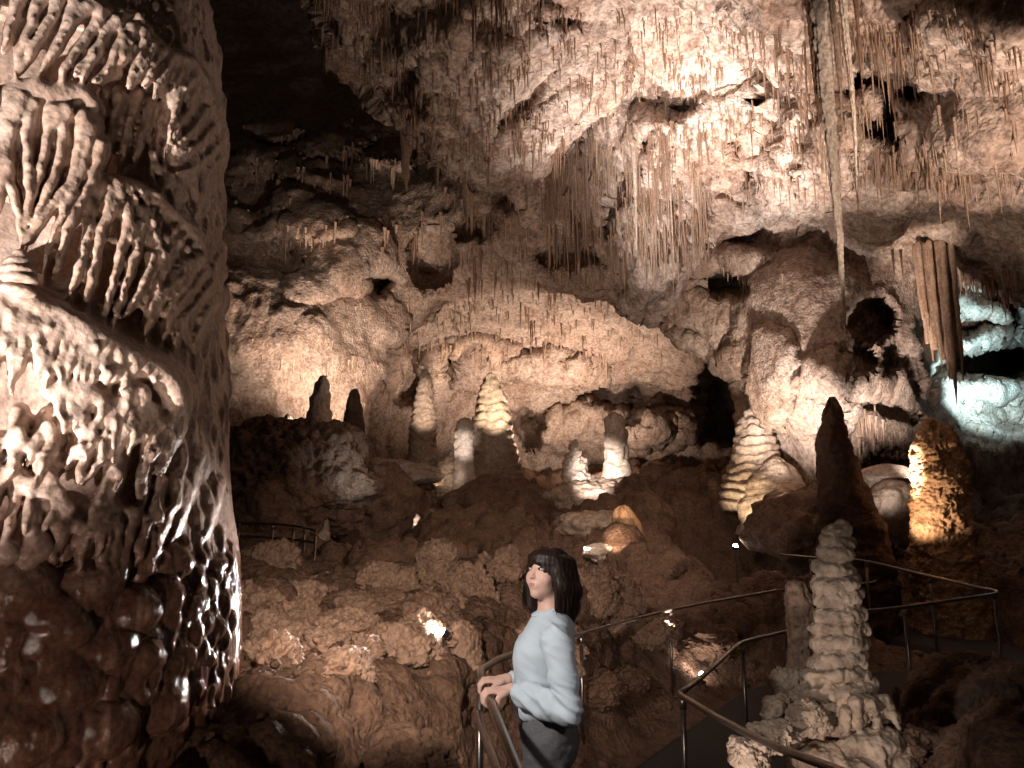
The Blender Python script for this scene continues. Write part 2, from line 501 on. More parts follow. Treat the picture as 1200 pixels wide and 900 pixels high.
ARCH = [(418, 700), (416, 560), (424, 505), (440, 452), (458, 405), (482, 372), (520, 350), (560, 336), (605, 330), (650, 336), (700, 348), (745, 365),
        (790, 387), (830, 412), (858, 440), (872, 478), (868, 528), (852, 556), (835, 600), (835, 700)]
wall = layer('cave_wall', -220, 1420, -200, 700, 2.2,
    [(-200, 0, 24), (-200, 300, 13), (-200, 650, 11), (0, 450, 14.5), (0, 650, 14), (230, 560, 16.5), (265, 500, 17), (265, 400, 18), (265, 330, 19), (340, 420, 18.5), (400, 400, 20), (400, 480, 20), (480, 345, 22), (270, 200, 24), (350, 150, 27),
     (250, 50, 38), (400, 50, 38), (450, 140, 27), (420, 250, 22), (560, 300, 21), (650, 300, 20.5), (740, 345, 19.5), (600, 200, 20.5), (780, 250, 19), (800, 360, 18.5), (430, 560, 21),
     (870, 420, 17.6), (870, 340, 17), (950, 350, 15.8), (950, 450, 16), (900, 520, 17.4), (1050, 400, 15.5), (1000, 560, 16), (1100, 500, 17), (1200, 500, 18.5), (1200, 600, 18),
     (1200, 300, 17.5), (1100, 250, 15), (1380, 450, 17), (1380, 200, 15), (1000, 150, 16), (600, 50, 30), (900, 650, 18), (160, 650, 16), (160, 300, 18)],
    M['wall'], hole=[ARCH], lipR=1.0, lipw=26, seed=21.0, amp=1.0, pop=0.5, macro=0.30, bil=0.14,
    feats=[(320, 150, 40, 16, 12, -1.3), (400, 168, 46, 14, -14, -1.3), (455, 186, 36, 14, 10, -1.2), (290, 196, 34, 12, -10, -1.0), (370, 205, 40, 12, 14, -1.0), (1020, 374, 27, 29, 0, 2.0), (848, 332, 36, 24, 5, 1.8), (740, 318, 17, 34, 0, 2.2), (508, 300, 28, 40, 15, 2.0), (440, 332, 22, 17, 0, 1.6),
           (1165, 410, 95, 120, 0, 2.6), (1195, 395, 26, 44, 10, 1.8), (1150, 362, 50, 12, 20, -0.9), (1140, 400, 40, 9, -15, -0.9), (1150, 380, 40, 8, -10, 1.8), (1165, 426, 80, 22, -4, 4.5), (1150, 455, 60, 10, 4, -0.8), (1168, 352, 30, 7, 15, 1.6), (1190, 375, 14, 30, 0, 2.0), (1180, 470, 60, 24, 5, -0.9), (1140, 385, 30, 7, 10, 0.8), (1030, 480, 50, 12, 12, 1.0), (1040, 420, 14, 30, 20, 1.0), (1068, 440, 12, 30, -20, 1.2),
           (1010, 420, 16, 26, 0, 0.8), (848, 300, 60, 16, 0, -0.7), (945, 400, 90, 110, 0, -1.0), (985, 445, 60, 30, 0, -0.7), (1040, 560, 44, 30, 0, 1.2), (1042, 545, 34, 14, -15, -0.9),
           (300, 230, 30, 40, 0, 1.2), (370, 260, 40, 30, 0, -0.9), (400, 310, 70, 40, -20, -0.6), (620, 265, 60, 26, -10, -0.9), (660, 300, 40, 22, 0, 0.9),
           (560, 265, 30, 20, 0, 0.9), (330, 300, 22, 18, 0, 0.8), (905, 440, 30, 60, 0, -0.6), (700, 320, 60, 12, 12, -0.5), (800, 395, 40, 9, 30, -0.6)])

recess = layer('cave_recess', 372, 960, 262, 690, 2.1,
    [(400, 300, 23.5), (560, 330, 24), (700, 330, 24), (900, 330, 23), (440, 420, 26), (560, 390, 27), (700, 390, 27), (840, 420, 27), (480, 470, 28), (600, 480, 30.5), (700, 480, 31),
     (800, 500, 31.5), (560, 600, 31), (800, 600, 32), (400, 600, 27), (930, 600, 30), (930, 450, 28)],
    M['wall'], seed=51.0, amp=1.0, pop=0.9, macro=0.35, bil=0.15,
    feats=[(850, 470, 42, 66, 0, 8.0), (620, 500, 30, 22, 30, 2.5), (725, 462, 50, 18, 0, 2.0), (742, 478, 16, 30, 0, 1.8), (525, 425, 16, 18, 0, 2.2), (790, 470, 50, 20, 0, 1.5),
           (700, 505, 90, 34, 0, -1.2), (560, 420, 60, 30, 0, -0.8), (650, 430, 60, 20, 0, -0.8), (480, 440, 30, 40, 0, 1.5), (770, 505, 44, 24, 0, -1.0)])


# ------------------------------------------------------------------ ground
TC = [P(*t) for t in [
    # rock bank beside the path
    (400, 905, 3.5), (300, 905, 3.4), (520, 905, 3.5), (400, 850, 4.1), (300, 850, 4.0), (500, 850, 4.2), (400, 800, 4.9), (300, 800, 4.7), (500, 800, 5.0), (545, 850, 4.2), (548, 800, 4.9),
    (400, 760, 5.4), (300, 740, 5.4), (400, 725, 6.0), (300, 700, 6.0), (340, 700, 6.3), (460, 720, 6.2), (520, 735, 6.2), (560, 750, 6.2),
    (300, 668, 7.0), (400, 690, 6.9), (480, 692, 6.9), (540, 698, 7.0), (600, 704, 7.2), (690, 712, 7.4), (660, 716, 7.2), (600, 720, 6.4), (600, 760, 5.6), (700, 740, 7.4), (720, 720, 8.2),
    (740, 770, 8.0), (860, 730, 9.8), (940, 715, 11),
    # pit and far slopes
    (320, 664, 18), (400, 655, 16), (290, 620, 21), (460, 640, 17), (430, 600, 21), (520, 620, 18), (600, 620, 18), (650, 620, 18), (740, 660, 12.5), (760, 640, 15), (840, 660, 14), (900, 650, 14),
    (560, 600, 24), (650, 598, 24), (760, 592, 25), (840, 575, 22), (800, 552, 31), (600, 566, 31), (480, 592, 23), (900, 590, 20), (900, 560, 18.5),
    (1000, 665, 13.5), (1100, 652, 15.5), (1170, 605, 18), (1200, 640, 15), (1060, 620, 17),
    (1100, 800, 5.6), (1180, 880, 3.6), (1200, 740, 8.5), (1100, 730, 9),
]]
TC += [np.array(t, float) for t in [
    (0.3, 2, 0), (0.3, 3, -0.02), (0.5, 4, -0.06), (1.0, 5.2, -0.16), (1.7, 6.8, -0.18), (2.4, 8, -0.16), (-1, 1, 0.1), (1.5, 1.5, 0.0), (0.3, -2, 0), (3, 0, 0.3), (-3, 0, 0.2), (-4, 4, 0.2),
    (-6, 10, 0.4), (8, 4, 0.8), (12, 12, 1.8), (0.3, 9.5, -0.1), (-1.2, 9.5, 0.2), (-3, 10, 0.3), (-2, 8.3, 0.6), (-0.6, 8.6, 0.4), (-3.5, 8.6, 0.7), (-2.2, 12, 0.2), (0.6, 12, 0.4), (3.9, 9.2, -0.06), (5, 8.3, 0.0), (3.2, 6.5, 0.02), (5.5, 11, 0.05), (4.5, 13.5, 0.15), (-14, 20, 2.5), (18, 22, 3), (-12, 34, 4), (14, 36, 4.5),
    (1.45, 4.2, 0.2), (1.9, 4.1, 0.35), (2.2, 4.6, 0.3), (2.6, 4.4, 0.2), (1.2, 2.6, 0.1), (2.0, 3.2, 0.35), (1.2, 3.6, 0.05)]]
TC = np.array(TC)


def terrain_fn():
    X = TC[:, :2] / 5.0; z = TC[:, 2]; n = len(X)
    r = np.sqrt(((X[:, None] - X[None]) ** 2).sum(-1) + 0.003)
    A = np.zeros((n + 3, n + 3)); A[:n, :n] = r - np.eye(n) * 0.01
    A[:n, n] = 1; A[:n, n + 1:] = X; A[n, :n] = 1; A[n + 1:, :n] = X.T
    w = np.linalg.solve(A, np.concatenate([z, np.zeros(3)]))

    def f(x, y):
        q = np.stack([np.ravel(x), np.ravel(y)], -1) / 5.0
        out = np.empty(len(q))
        for i in range(0, len(q), 30000):
            k = q[i:i + 30000]
            out[i:i + 30000] = np.sqrt(((k[:, None] - X[None]) ** 2).sum(-1) + 0.003) @ w[:n] + w[n] + k @ w[n + 1:]
        return out.reshape(np.shape(x))
    return f


tz = terrain_fn()
PATH_C = [(0.35, -3), (0.35, 1.0), (0.42, 2.6), (0.52, 3.6), (0.85, 4.7), (1.45, 6.0), (2.3, 7.4), (3.3, 8.6), (4.6, 9.0), (5.6, 9.4), (6.2, 10.4), (5.9, 11.8), (5.0, 13.2), (4.3, 14.6), (4.0, 16.0)]


def smooth_line(pts, n=8):
    p = [np.array(x, float) for x in pts]
    p = [2 * p[0] - p[1]] + p + [2 * p[-1] - p[-2]]
    out = []
    for i in range(1, len(p) - 2):
        for k in range(n):
            t = k / n
            out.append(0.5 * (2 * p[i] + (p[i + 1] - p[i - 1]) * t + (2 * p[i - 1] - 5 * p[i] + 4 * p[i + 1] - p[i + 2]) * t * t + (3 * p[i] - p[i - 1] - 3 * p[i + 1] + p[i + 2]) * t ** 3))
    out.append(p[-2])
    return np.array(out)


PC = smooth_line(PATH_C, 8)
PZ = np.interp(PC[:, 1], [0, 3, 4, 5.2, 7, 9, 10.5, 16], [0, -0.02, -0.06, -0.16, -0.18, -0.05, 0.02, 0.2])


def path_dist(x, y):
    q = np.stack([np.ravel(x), np.ravel(y)], -1)
    best = np.full(len(q), 1e9); zz = np.zeros(len(q))
    for i in range(len(PC) - 1):
        a, b = PC[i], PC[i + 1]; d = b - a
        t = np.clip(((q - a) @ d) / (d @ d), 0, 1)
        dd = np.linalg.norm(q - a - t[:, None] * d, axis=1)
        m = dd < best; best[m] = dd[m]; zz[m] = (PZ[i] + t * (PZ[i + 1] - PZ[i]))[m]
    return best.reshape(np.shape(x)), zz.reshape(np.shape(x))


def build_ground():
    nr, na = 860, 700
    r = 0.9 * (46 / 0.9) ** (np.arange(nr) / (nr - 1))
    a = rad(-52) + rad(104) * np.arange(na) / (na - 1)
    R, A = np.meshgrid(r, a, indexing='ij')
    x = R * np.sin(A); y = R * np.cos(A)
    z = tz(x, y)
    pd, pz = path_dist(x, y)
    w = np.clip((pd - 0.75) / 0.9, 0, 1); w = w * w * (3 - 2 * w)
    z = z * w + (pz - 0.09) * (1 - w)
    rough = np.clip((pd - 0.8) / 0.8, 0.0, 1).reshape(-1)
    v = np.stack([x, y, z], -1).reshape(-1, 3).astype(np.float32)
    q = grid_quads(nr, na)
    far = np.clip((R.reshape(-1) - 6) / 10, 0, 1)
    for st in range(3):
        n = vnormals(v, q)
        n[n[:, 2] < 0] *= -1
        if st == 0:
            h = (0.16 + 0.4 * far) * fbm(v, 0.55, 4, 0.55, 3.3) + (0.06 + 0.10 * far) * billow(v, 0.8, 3, 0.5, 1.7)
        elif st == 1:
            pp = np.clip(0.4 + 1.6 * fbm(v, 0.9, 2, 0.5, 44.0), 0.0, 1.3)
            h = 0.06 * (knobs(v, 2.3, 4.4) - 0.4) * pp + 0.06 * billow(v, 1.9, 3, 0.5, 8.8) + 0.075 * fbm(v, 2.6, 3, 0.5, 12.8)
        else:
            h = 0.035 * knobs(v, 6.5, 2.2) * pp + 0.030 * fbm(v, 6, 3, 0.5, 6.6) + 0.012 * billow(v, 9, 2, 0.5, 16.6) + 0.026 * knobs(v, 15.0, 12.2) * (1 - far) * pp + 0.010 * knobs(v, 34.0, 1.2) * (1 - far)
        v = v + n * (h * rough)[:, None].astype(np.float32)
    o = link('cave_floor', mesh_np('cave_floor', v, q), M['floor'])
    o['kind'] = 'structure'
    # asphalt path: a slab with side faces, 9 cm above the rock beside it
    d = np.gradient(PC, axis=0); d /= np.linalg.norm(d, axis=1, keepdims=True)
    nrm = np.stack([d[:, 1], -d[:, 0]], -1)
    hw = 0.62
    pr = [(-hw - 0.02, -0.25), (-hw, -0.01), (-hw + 0.05, 0.0), (0, 0.015), (hw - 0.05, 0.0), (hw, -0.01), (hw + 0.02, -0.25)]
    vv = [(PC[i, 0] + nrm[i, 0] * s, PC[i, 1] + nrm[i, 1] * s, PZ[i] + dz) for i in range(len(PC)) for s, dz in pr]
    o = link('path', mesh_np('path', vv, grid_quads(len(PC), len(pr))[:, ::-1]), M['asphalt'])
    o['kind'] = 'structure'
    return v.reshape(nr, na, 3), r, a


GV, GR, GA = build_ground()


def ground_z(x, y):
    r = math.hypot(x, y); a = math.atan2(x, y)
    i = int(np.clip(round(math.log(max(r, .9) / 0.9) / math.log(46 / 0.9) * 859), 0, 859)); j = int(np.clip(round((a - rad(-52)) / rad(104) * 699), 0, 699))
    return float(GV[i, j, 2])


def ground_hit(px, py):
    """first point of the floor along the view through a photo pixel"""
    Y = np.geomspace(1.2, 44, 900)
    p = P(np.full(900, px), np.full(900, py), Y)
    for k in range(900):
        if ground_z(p[k, 0], p[k, 1]) >= p[k, 2]: return p[k]
    return p[-1]
# ------------------------------------------------------------------ near flowstone column on the left (one continuous mass)
FCX, FCY = -2.75, 3.6
EDGE = [(-260, 215), (-60, 236), (0, 245), (60, 258), (150, 267), (300, 262), (450, 270), (560, 272), (650, 282), (720, 284), (780, 283), (850, 268), (890, 256), (960, 240), (1150, 220)]
_ez, _er = [], []
for (ey, ex) in EDGE:
    p = P(ex, ey, 4.0); d = p[:2]; c = np.array([FCX, FCY])
    _er.append(abs(c[0] * d[1] - c[1] * d[0]) / np.linalg.norm(d)); _ez.append(p[2])
_ez = np.array(_ez[::-1]); _er = np.array(_er[::-1])


def fR(z): return np.interp(z, _ez, _er)


def fsurf(px, py, back=0.0):
    """distance ahead at which the view through a pixel meets the column pulled in by BACK metres"""
    lo = P(px, py, 1.0); hi = P(px, py, 4.1)
    t = np.linspace(0, 1, 400)[:, None]
    p = lo + (hi - lo) * t
    d = np.hypot(p[:, 0] - FCX, p[:, 1] - FCY) - (fR(p[:, 2]) - back)
    k = np.argmax(d < 0)
    return p[k if d[k] < 0 else np.argmin(d), 1]


def FP(px, py, out=0.0):
    """point at a pixel, OUT metres in front of the column's surface"""
    Y = fsurf(px, py)
    p = P(px, py, Y)
    n = np.array([p[0] - FCX, p[1] - FCY, 0]); l = np.linalg.norm(n); n /= l + 1e-9
    R_ = float(fR(p[2]))
    if l > R_ - 0.004: p = p - n * (l - R_ + 0.012)
    out = min(out, 0.02 + max(0.0, float(n @ (CAM - p)) / np.linalg.norm(CAM - p)) * 0.3)
    v = (CAM - p); v /= np.linalg.norm(v)
    # move towards the viewer so that the pixel stays the same
    return p + v * out


def build_flowstone():
    h = 0.0092
    S = SDF((-2.9, 1.75, 0.3), (-0.85, 4.7, 4.75), h)
    # body
    n = S.n
    gx = (np.arange(n[0]) * h + S.lo[0]).astype(np.float32); gy = (np.arange(n[1]) * h + S.lo[1]).astype(np.float32); gz = (np.arange(n[2]) * h + S.lo[2]).astype(np.float32)
    rr = np.hypot(gx[:, None] - FCX, gy[None] - FCY)[:, :, None]
    zz = gz[None, None]
    # recessed behind the draped tiers, full below and along the outline edge
    mid = np.interp(gz, [1.42, 1.62, 2.35, 2.5, 3.95, 4.3], [0.0, 0.30, 0.30, 0.32, 0.32, 0.10]).astype(np.float32)
    ang = np.arctan2(gx[:, None] - FCX, -(gy[None] - FCY))            # 0 towards the viewer
    e = np.clip((ang - 0.95) / 0.40, 0, 1)[:, :, None]
    S.a[:] = rr - (fR(gz).astype(np.float32)[None, None] - mid[None, None] * (1 - e) - 0.012)
    R = random.Random(5)

    def rib(pts, r0=0.017, r1=0.011, out0=0.0, out1=0.07, fin=3, k=0.013, jit=0.5):
        r0 *= 0.88; r1 *= 0.92
        """a draped rib: front edge through pixel points, with the curtain behind it"""
        pts = [np.array(p, float) for p in pts]
        L = np.cumsum([0] + [np.linalg.norm(pts[i + 1] - pts[i]) for i in range(len(pts) - 1)])
        m = max(4, int(L[-1] / 6))
        ph = R.uniform(0, 6.28); P0 = None
        for f in range(fin):
            ch, rs = [], []
            for j in range(m + 1):
                t = j / m; s = t * L[-1]
                x = np.interp(s, L, [p[0] for p in pts]) + jit * math.sin(5.1 * t * L[-1] / 22 + ph) * 2.0
                y = np.interp(s, L, [p[1] for p in pts])
                o = out0 + (out1 - out0) * math.sin(min(1, t * 1.25) * math.pi / 2) + 0.006 * math.sin(8 * t + ph * 2)
                if t > 0.75: o -= (t - 0.75) * 0.06
                ch.append(FP(x + f * 0.8, y, o - f * 0.024))
                w = (r0 + (r1 - r0) * t) * (1 + 0.08 * math.sin(0.13 * s + 2 * ph) + 0.03 * math.sin(0.35 * s + ph)) * (1 + 0.9 * max(0, 1 - t / 0.3) ** 1.5)
                if t > 0.6: w *= 1 - (t - 0.6) * 1.35
                rs.append(w * (0.60, 0.70, 0.80, 0.88, 0.92, 0.95)[f])
            S.chain(ch, rs, k)

    def at(pts, t):
        pts = [np.array(p, float) for p in pts]
        L = np.cumsum([0] + [np.linalg.norm(pts[i + 1] - pts[i]) for i in range(len(pts) - 1)])
        return np.array([np.interp(t * L[-1], L, [p[j] for p in pts]) for j in (0, 1)])

    def sheet(ribs, out0, out1, upto=0.8, wide=30, r=0.013):
        """the thin curtain that joins neighbouring ribs"""
        ribs = sorted(ribs, key=lambda p: p[0][0])
        for a, b in zip(ribs[:-1], ribs[1:]):
            u = R.uniform(upto - .25, upto)
            for t in np.linspace(0, u, 12):
                p, q = at(a, t), at(b, t)
                if np.linalg.norm(p - q) > wide: break
                o = out0 + (out1 - out0) * math.sin(min(1, t * 1.25) * math.pi / 2)
                m = (p + q) / 2
                S.chain([FP(*p, o - .045), FP(*m, o - 0.085), FP(*q, o - .045)], [r, r * .8, r], 0.010)

    def ledge(pts, r, out, k=0.03):
        ch = []; rs = []
        for (a, b) in zip(pts[:-1], pts[1:]):
            for t in (0, 0.5):
                x = a[0] + (b[0] - a[0]) * t; y = a[1] + (b[1] - a[1]) * t
                ch.append(FP(x, y, out)); rs.append(r * R.uniform(0.85, 1.15))
        ch.append(FP(*pts[-1], out)); rs.append(r)
        S.chain(ch, rs, k)
        for g in (1, 2, 3): S.chain([c + np.array([-0.03, 0.09, 0.03]) * g for c in ch], [x * (1 + .2 * g) for x in rs], k)

    def blob(px, py, rp, out=0.03, sq=1.2, k=0.012):
        r = rp * 0.0033
        S.ell(FP(px, py, out - r * 0.5), (r, r, r * sq), k)

    # --- tier 1: slanting drapes under the top ledge
    ledge([(-60, -20), (0, -14), (60, -12), (105, -2), (128, 14), (160, 22), (188, 52), (206, 66)], 0.022, 0.015)
    tier = ([(-8, -20), (-22, 70)], [(24, -14), (14, 20), (2, 62)], [(48, -8), (36, 30), (22, 62), (17, 92)], [(70, -8), (60, 20), (40, 52), (24, 84)], [(88, 0), (80, 28), (62, 60), (42, 92)],
                [(108, 4), (84, 24), (72, 30)], [(119, 12), (110, 32), (88, 62), (74, 80), (68, 106)], [(135, 24), (120, 44), (108, 68), (95, 98)], [(146, 38), (136, 60), (128, 80), (116, 98)],
                [(156, 32), (150, 55), (140, 78)], [(168, 36), (166, 60), (156, 84), (148, 100)], [(179, 48), (172, 72), (160, 90), (150, 104)], [(188, 60), (180, 78), (168, 104)], [(201, 66), (192, 86), (180, 116)],
                [(128, 84), (106, 98)], [(104, 66), (84, 92)])
    sheet(tier, 0.05, 0.10)
    for pts in tier:
        rib(pts, 0.0225, 0.016, 0.05, 0.10, fin=6)
    # --- right fan with the golden edges
    ledge([(206, 66), (222, 72), (236, 92), (248, 124), (258, 160)], 0.03, -0.005)
    tier = ([(213, 72), (206, 108)], [(221, 76), (212, 108), (203, 140), (194, 184)], [(233, 98), (222, 128), (208, 150), (202, 172)], [(243, 128), (230, 148), (214, 166), (203, 182)],
                [(250, 150), (236, 168), (218, 178), (206, 190)], [(260, 168), (246, 182), (232, 196), (204, 204)], [(262, 180), (252, 196), (243, 207)], [(228, 86), (216, 110)])
    sheet(tier, 0.02, 0.06)
    for pts in tier:
        rib(pts, 0.017, 0.011, 0.02, 0.06, fin=5)
    # --- tier 2: bulge with converging ribs
    ledge([(-40, 114), (6, 112), (40, 108), (70, 112), (94, 112), (104, 124)], 0.035, 0.05)
    S.ell(FP(50, 135, -0.13), (0.18, 0.11, 0.08), 0.03)
    S.ell(FP(36, 185, -0.11), (0.18, 0.09, 0.2), 0.03)
    tier = ([(-10, 110), (-8, 180), (-14, 290)], [(14, 112), (4, 150), (0, 190), (10, 214), (22, 250), (26, 300)], [(24, 114), (14, 150), (4, 184), (-4, 250)], [(38, 122), (30, 150), (33, 200), (34, 240), (28, 285)],
                [(58, 128), (56, 160), (48, 196), (40, 232)], [(76, 128), (72, 165), (64, 205), (44, 250), (34, 282)], [(98, 134), (92, 172), (84, 210), (52, 254), (32, 284)], [(106, 148), (96, 200), (78, 240), (52, 298)],
                [(118, 170), (106, 214), (80, 262), (64, 320)], [(66, 130), (64, 150)], [(8, 150), (12, 214)])
    sheet(tier, 0.09, 0.11)
    for pts in tier:
        rib(pts, 0.0225, 0.015, 0.09, 0.11, fin=6)
    # --- tier 3: long shadowed curtains below the nodule ledge
    ledge([(110, 226), (130, 214), (158, 220), (180, 232), (204, 252), (228, 280), (240, 302)], 0.028, 0.02)
    tier = ([(108, 236), (104, 270), (97, 296), (84, 340), (74, 366)], [(128, 220), (124, 250), (114, 285), (106, 330), (96, 384)], [(150, 236), (148, 268), (141, 296), (130, 340), (118, 384)],
                [(168, 248), (164, 280), (155, 306), (142, 350), (128, 392)], [(181, 276), (177, 310), (165, 340), (145, 372)], [(196, 300), (190, 320), (180, 352), (172, 392)], [(215, 308), (203, 328), (180, 356), (171, 400)],
                [(224, 306), (212, 326), (196, 346), (186, 366)], [(232, 304), (222, 328), (206, 346), (194, 372)], [(240, 318), (226, 340), (206, 362), (192, 400)], [(248, 330), (236, 352), (214, 376), (204, 408)],
                [(252, 350), (240, 372), (226, 410)], [(138, 218), (134, 244), (126, 262)], [(160, 262), (152, 284)], [(256, 300), (250, 330), (248, 350)])
    sheet(tier, 0.05, 0.085)
    for pts in tier:
        rib(pts, 0.021, 0.015, 0.05, 0.085, fin=6)
    for (x, y, r) in ((152, 222, 5), (160, 233, 6), (166, 226, 4), (168, 246, 6), (147, 250, 7), (178, 262, 6), (150, 262, 6), (183, 284, 9), (196, 280, 7), (190, 298, 8), (178, 300, 7), (214, 284, 6), (222, 292, 6), (232, 300, 5), (134, 280, 5), (206, 270, 5), (174, 236, 5), (140, 228, 6)):
        blob(x, y, r, 0.07)
    for i in range(60):
        x = R.uniform(180, 262); y = 200 + (x - 180) * 0.6 + R.uniform(-30, 60)
        blob(x, y, R.uniform(3, 6), 0.008, 1.5)
    # --- tier 4: the lower canopy and its combs
    ledge([(-50, 346), (0, 346), (38, 360), (74, 380), (100, 396), (140, 414), (176, 432), (198, 454), (206, 480)], 0.045, 0.06, 0.05)
    S.ell(FP(170, 470, -0.12), (0.10, 0.10, 0.10), 0.04)
    tier = ([(-6, 366), (-12, 440)], [(12, 362), (2, 420)], [(22, 362), (14, 410), (12, 464)], [(38, 378), (28, 410), (18, 442)], [(57, 378), (52, 410), (44, 446)], [(68, 384), (58, 420), (54, 458)], [(80, 388), (70, 425), (70, 452)],
                [(92, 392), (82, 426), (74, 454)], [(105, 412), (98, 448)], [(113, 414), (110, 446), (104, 448)], [(121, 414), (122, 448)], [(130, 420), (126, 452)], [(142, 420), (138, 440), (132, 448)], [(152, 422), (148, 446), (140, 462)], [(160, 426), (158, 440)], [(184, 436), (182, 450)], [(-20, 350), (-26, 450)], [(2, 350), (-8, 400), (-6, 452)], [(30, 365), (24, 430)], [(48, 372), (40, 436)], [(98, 400), (90, 446)])
    sheet(tier, 0.10, 0.13)
    for pts in tier:
        rib(pts, 0.021, 0.014, 0.10, 0.13, fin=5)
    blob(172, 434, 7, 0.13); blob(110, 408, 6, .13); blob(126, 410, 5, .13); blob(140, 416, 6, .13)
    ledge([(62, 460), (92, 458), (112, 466)], 0.03, 0.08)
    tier = ([(68, 462), (74, 506)], [(85, 470), (80, 492), (75, 508)], [(94, 470), (90, 490), (86, 508)], [(102, 470), (96, 500)], [(120, 474), (112, 500), (98, 545)], [(128, 478), (122, 510), (118, 540), (98, 565)], [(138, 470), (134, 510), (131, 546)],
                [(150, 458), (146, 490), (142, 526)], [(158, 470), (152, 500), (142, 524)], [(166, 476), (158, 504), (150, 536)], [(176, 478), (168, 504), (160, 520)], [(184, 480), (178, 500), (168, 522)], [(192, 492), (182, 516), (168, 540)], [(200, 500), (188, 524), (176, 542)],
                [(205, 480), (204, 510), (196, 540), (190, 556)], [(214, 470), (216, 500), (206, 520)])
    sheet(tier, 0.09, 0.125)
    for pts in tier:
        rib(pts, 0.018, 0.012, 0.09, 0.125, fin=5)
    S.ell(FP(158, 462, 0.04), (0.07, 0.06, 0.05), 0.03)
    for k in range(44):
        x0 = R.uniform(-20, 200); y0 = R.uniform(485, 590) + (x0 - 60) * 0.18
        l = R.uniform(36, 84)
        rib([(x0, y0), (x0 - l * R.uniform(0.08, 0.25), y0 + l * 0.55), (x0 - l * R.uniform(0.15, 0.42), y0 + l)], R.uniform(0.016, 0.026), 0.013, 0.03, R.uniform(0.06, 0.13), fin=6)
        if R.random() < 0.6: blob(x0 - l * .1, y0 + l * R.uniform(0, .6), R.uniform(5, 9), 0.10)
    tier = ([(22, 560), (12, 610), (4, 645)], [(54, 520), (48, 580), (40, 640)], [(188, 564), (184, 600), (178, 626)], [(208, 566), (206, 590), (190, 620), (180, 642)], [(80, 590), (70, 650)], [(100, 600), (94, 668)], [(128, 600), (118, 690)], [(140, 600), (136, 640), (132, 688)], [(156, 600), (150, 640), (140, 686)], [(172, 610), (160, 668)])
    sheet(tier, 0.05, 0.085)
    for pts in tier:
        rib(pts, 0.022, 0.015, 0.05, 0.085, fin=4)
    for (x, y, r) in ((66, 582, 11), (72, 596, 12), (42, 640, 13), (34, 650, 10), (110, 612, 8), (10, 648, 9), (152, 602, 8), (184, 604, 8), (60, 528, 8), (100, 500, 9), (104, 512, 8), (20, 520, 10)):
        blob(x, y, r, 0.09)
    # --- dim ribs in the hollows and slanting ripples down the right side
    tier = ([(160, 108), (150, 150), (138, 212)], [(178, 118), (165, 165), (150, 214)], [(140, 108), (128, 160), (118, 214)], [(192, 124), (184, 170), (174, 218)], [(120, 108), (116, 160), (112, 210)],
                [(204, 120), (196, 160), (188, 230)], [(60, 300), (48, 344)], [(84, 330), (70, 368)], [(205, 200), (200, 240)], [(186, 214), (180, 236)])
    sheet(tier, -0.06, -0.01)
    for pts in tier:
        rib(pts, 0.018, 0.012, -0.06, -0.01, fin=4)
    for i in range(50):
        x0 = R.uniform(178, 268); y0 = R.uniform(150, 600)
        if x0 < 206 + max(0, 430 - y0) * 0.08 and (y0 < 210 or y0 > 400): continue
        l = R.uniform(26, 64); ln = R.uniform(0.2, 0.5)
        rib([(x0, y0), (x0 - l * ln * .45, y0 + l * .5), (x0 - l * ln, y0 + l)], R.uniform(0.016, 0.024), 0.012, -0.008, R.uniform(0.010, 0.030), fin=4, k=0.02)
    for i in range(150):
        x = R.uniform(150, 258); y = R.uniform(-30, 110)
        if y > 20 + (x - 150) * 0.55: continue
        blob(x, y, R.uniform(2.5, 5), 0.0, R.uniform(0.8, 2), 0.012)
    # --- lower bulbous mass
    for (x, y, r, o) in ((10, 690, 44, -.03), (50, 720, 40, -.03), (95, 690, 34, -.0), (120, 684, 24, 0.02), (150, 715, 36, -.01), (185, 700, 30, 0.0), (200, 660, 26, -.03), (70, 735, 26, 0.0), (88, 742, 17, .02), (120, 760, 36, -.03), (60, 800, 50, -.06), (160, 770, 28, -.02), (20, 860, 50, -.06), (110, 850, 44, -.05), (180, 830, 36, -.05)):
        r2 = r * 0.0031
        S.ell(FP(x, y, o + 0.035 - r2 * 0.55), (r2 * 1.1, r2, r2 * 0.85), 0.02)
    for i in range(330):
        x = R.uniform(-30, 268); y = R.uniform(650, 930)
        if y < 650 + max(0, 190 - x) * 0.25: continue
        blob(x, y, R.uniform(5, 14), R.uniform(-0.004, 0.022), R.uniform(0.8, 1.7), 0.014)
    for i in range(420):                                # beads of the wet runs
        if i % 3: x = 276 - abs(R.gauss(0, 17)); y = R.uniform(640, 860)
        else: x = R.gauss(196, 13); y = R.uniform(680, 850)
        blob(x, y, R.uniform(1.6, 3.0), R.uniform(0.002, 0.009), R.uniform(2.5, 5.5), 0.007)
    for i in range(260):                                # small runnels along the right edge
        x = R.uniform(196, 274); y = R.uniform(60, 900)
        blob(x, y, R.uniform(3, 7), R.uniform(-0.012, -0.004), R.uniform(1.5, 3.5), 0.03)
    v, q = S.mesh()
    del S
    c = v[q].mean(1)
    v = lap(v, q, 2, 0.5)
    nn = vnormals(v, q)
    s = np.sign((nn[:, :2] * (v[:, :2] - np.array([FCX, FCY]))).sum(1).mean())
    low = np.clip((1.75 - v[:, 2]) / 0.25, 0, 1)
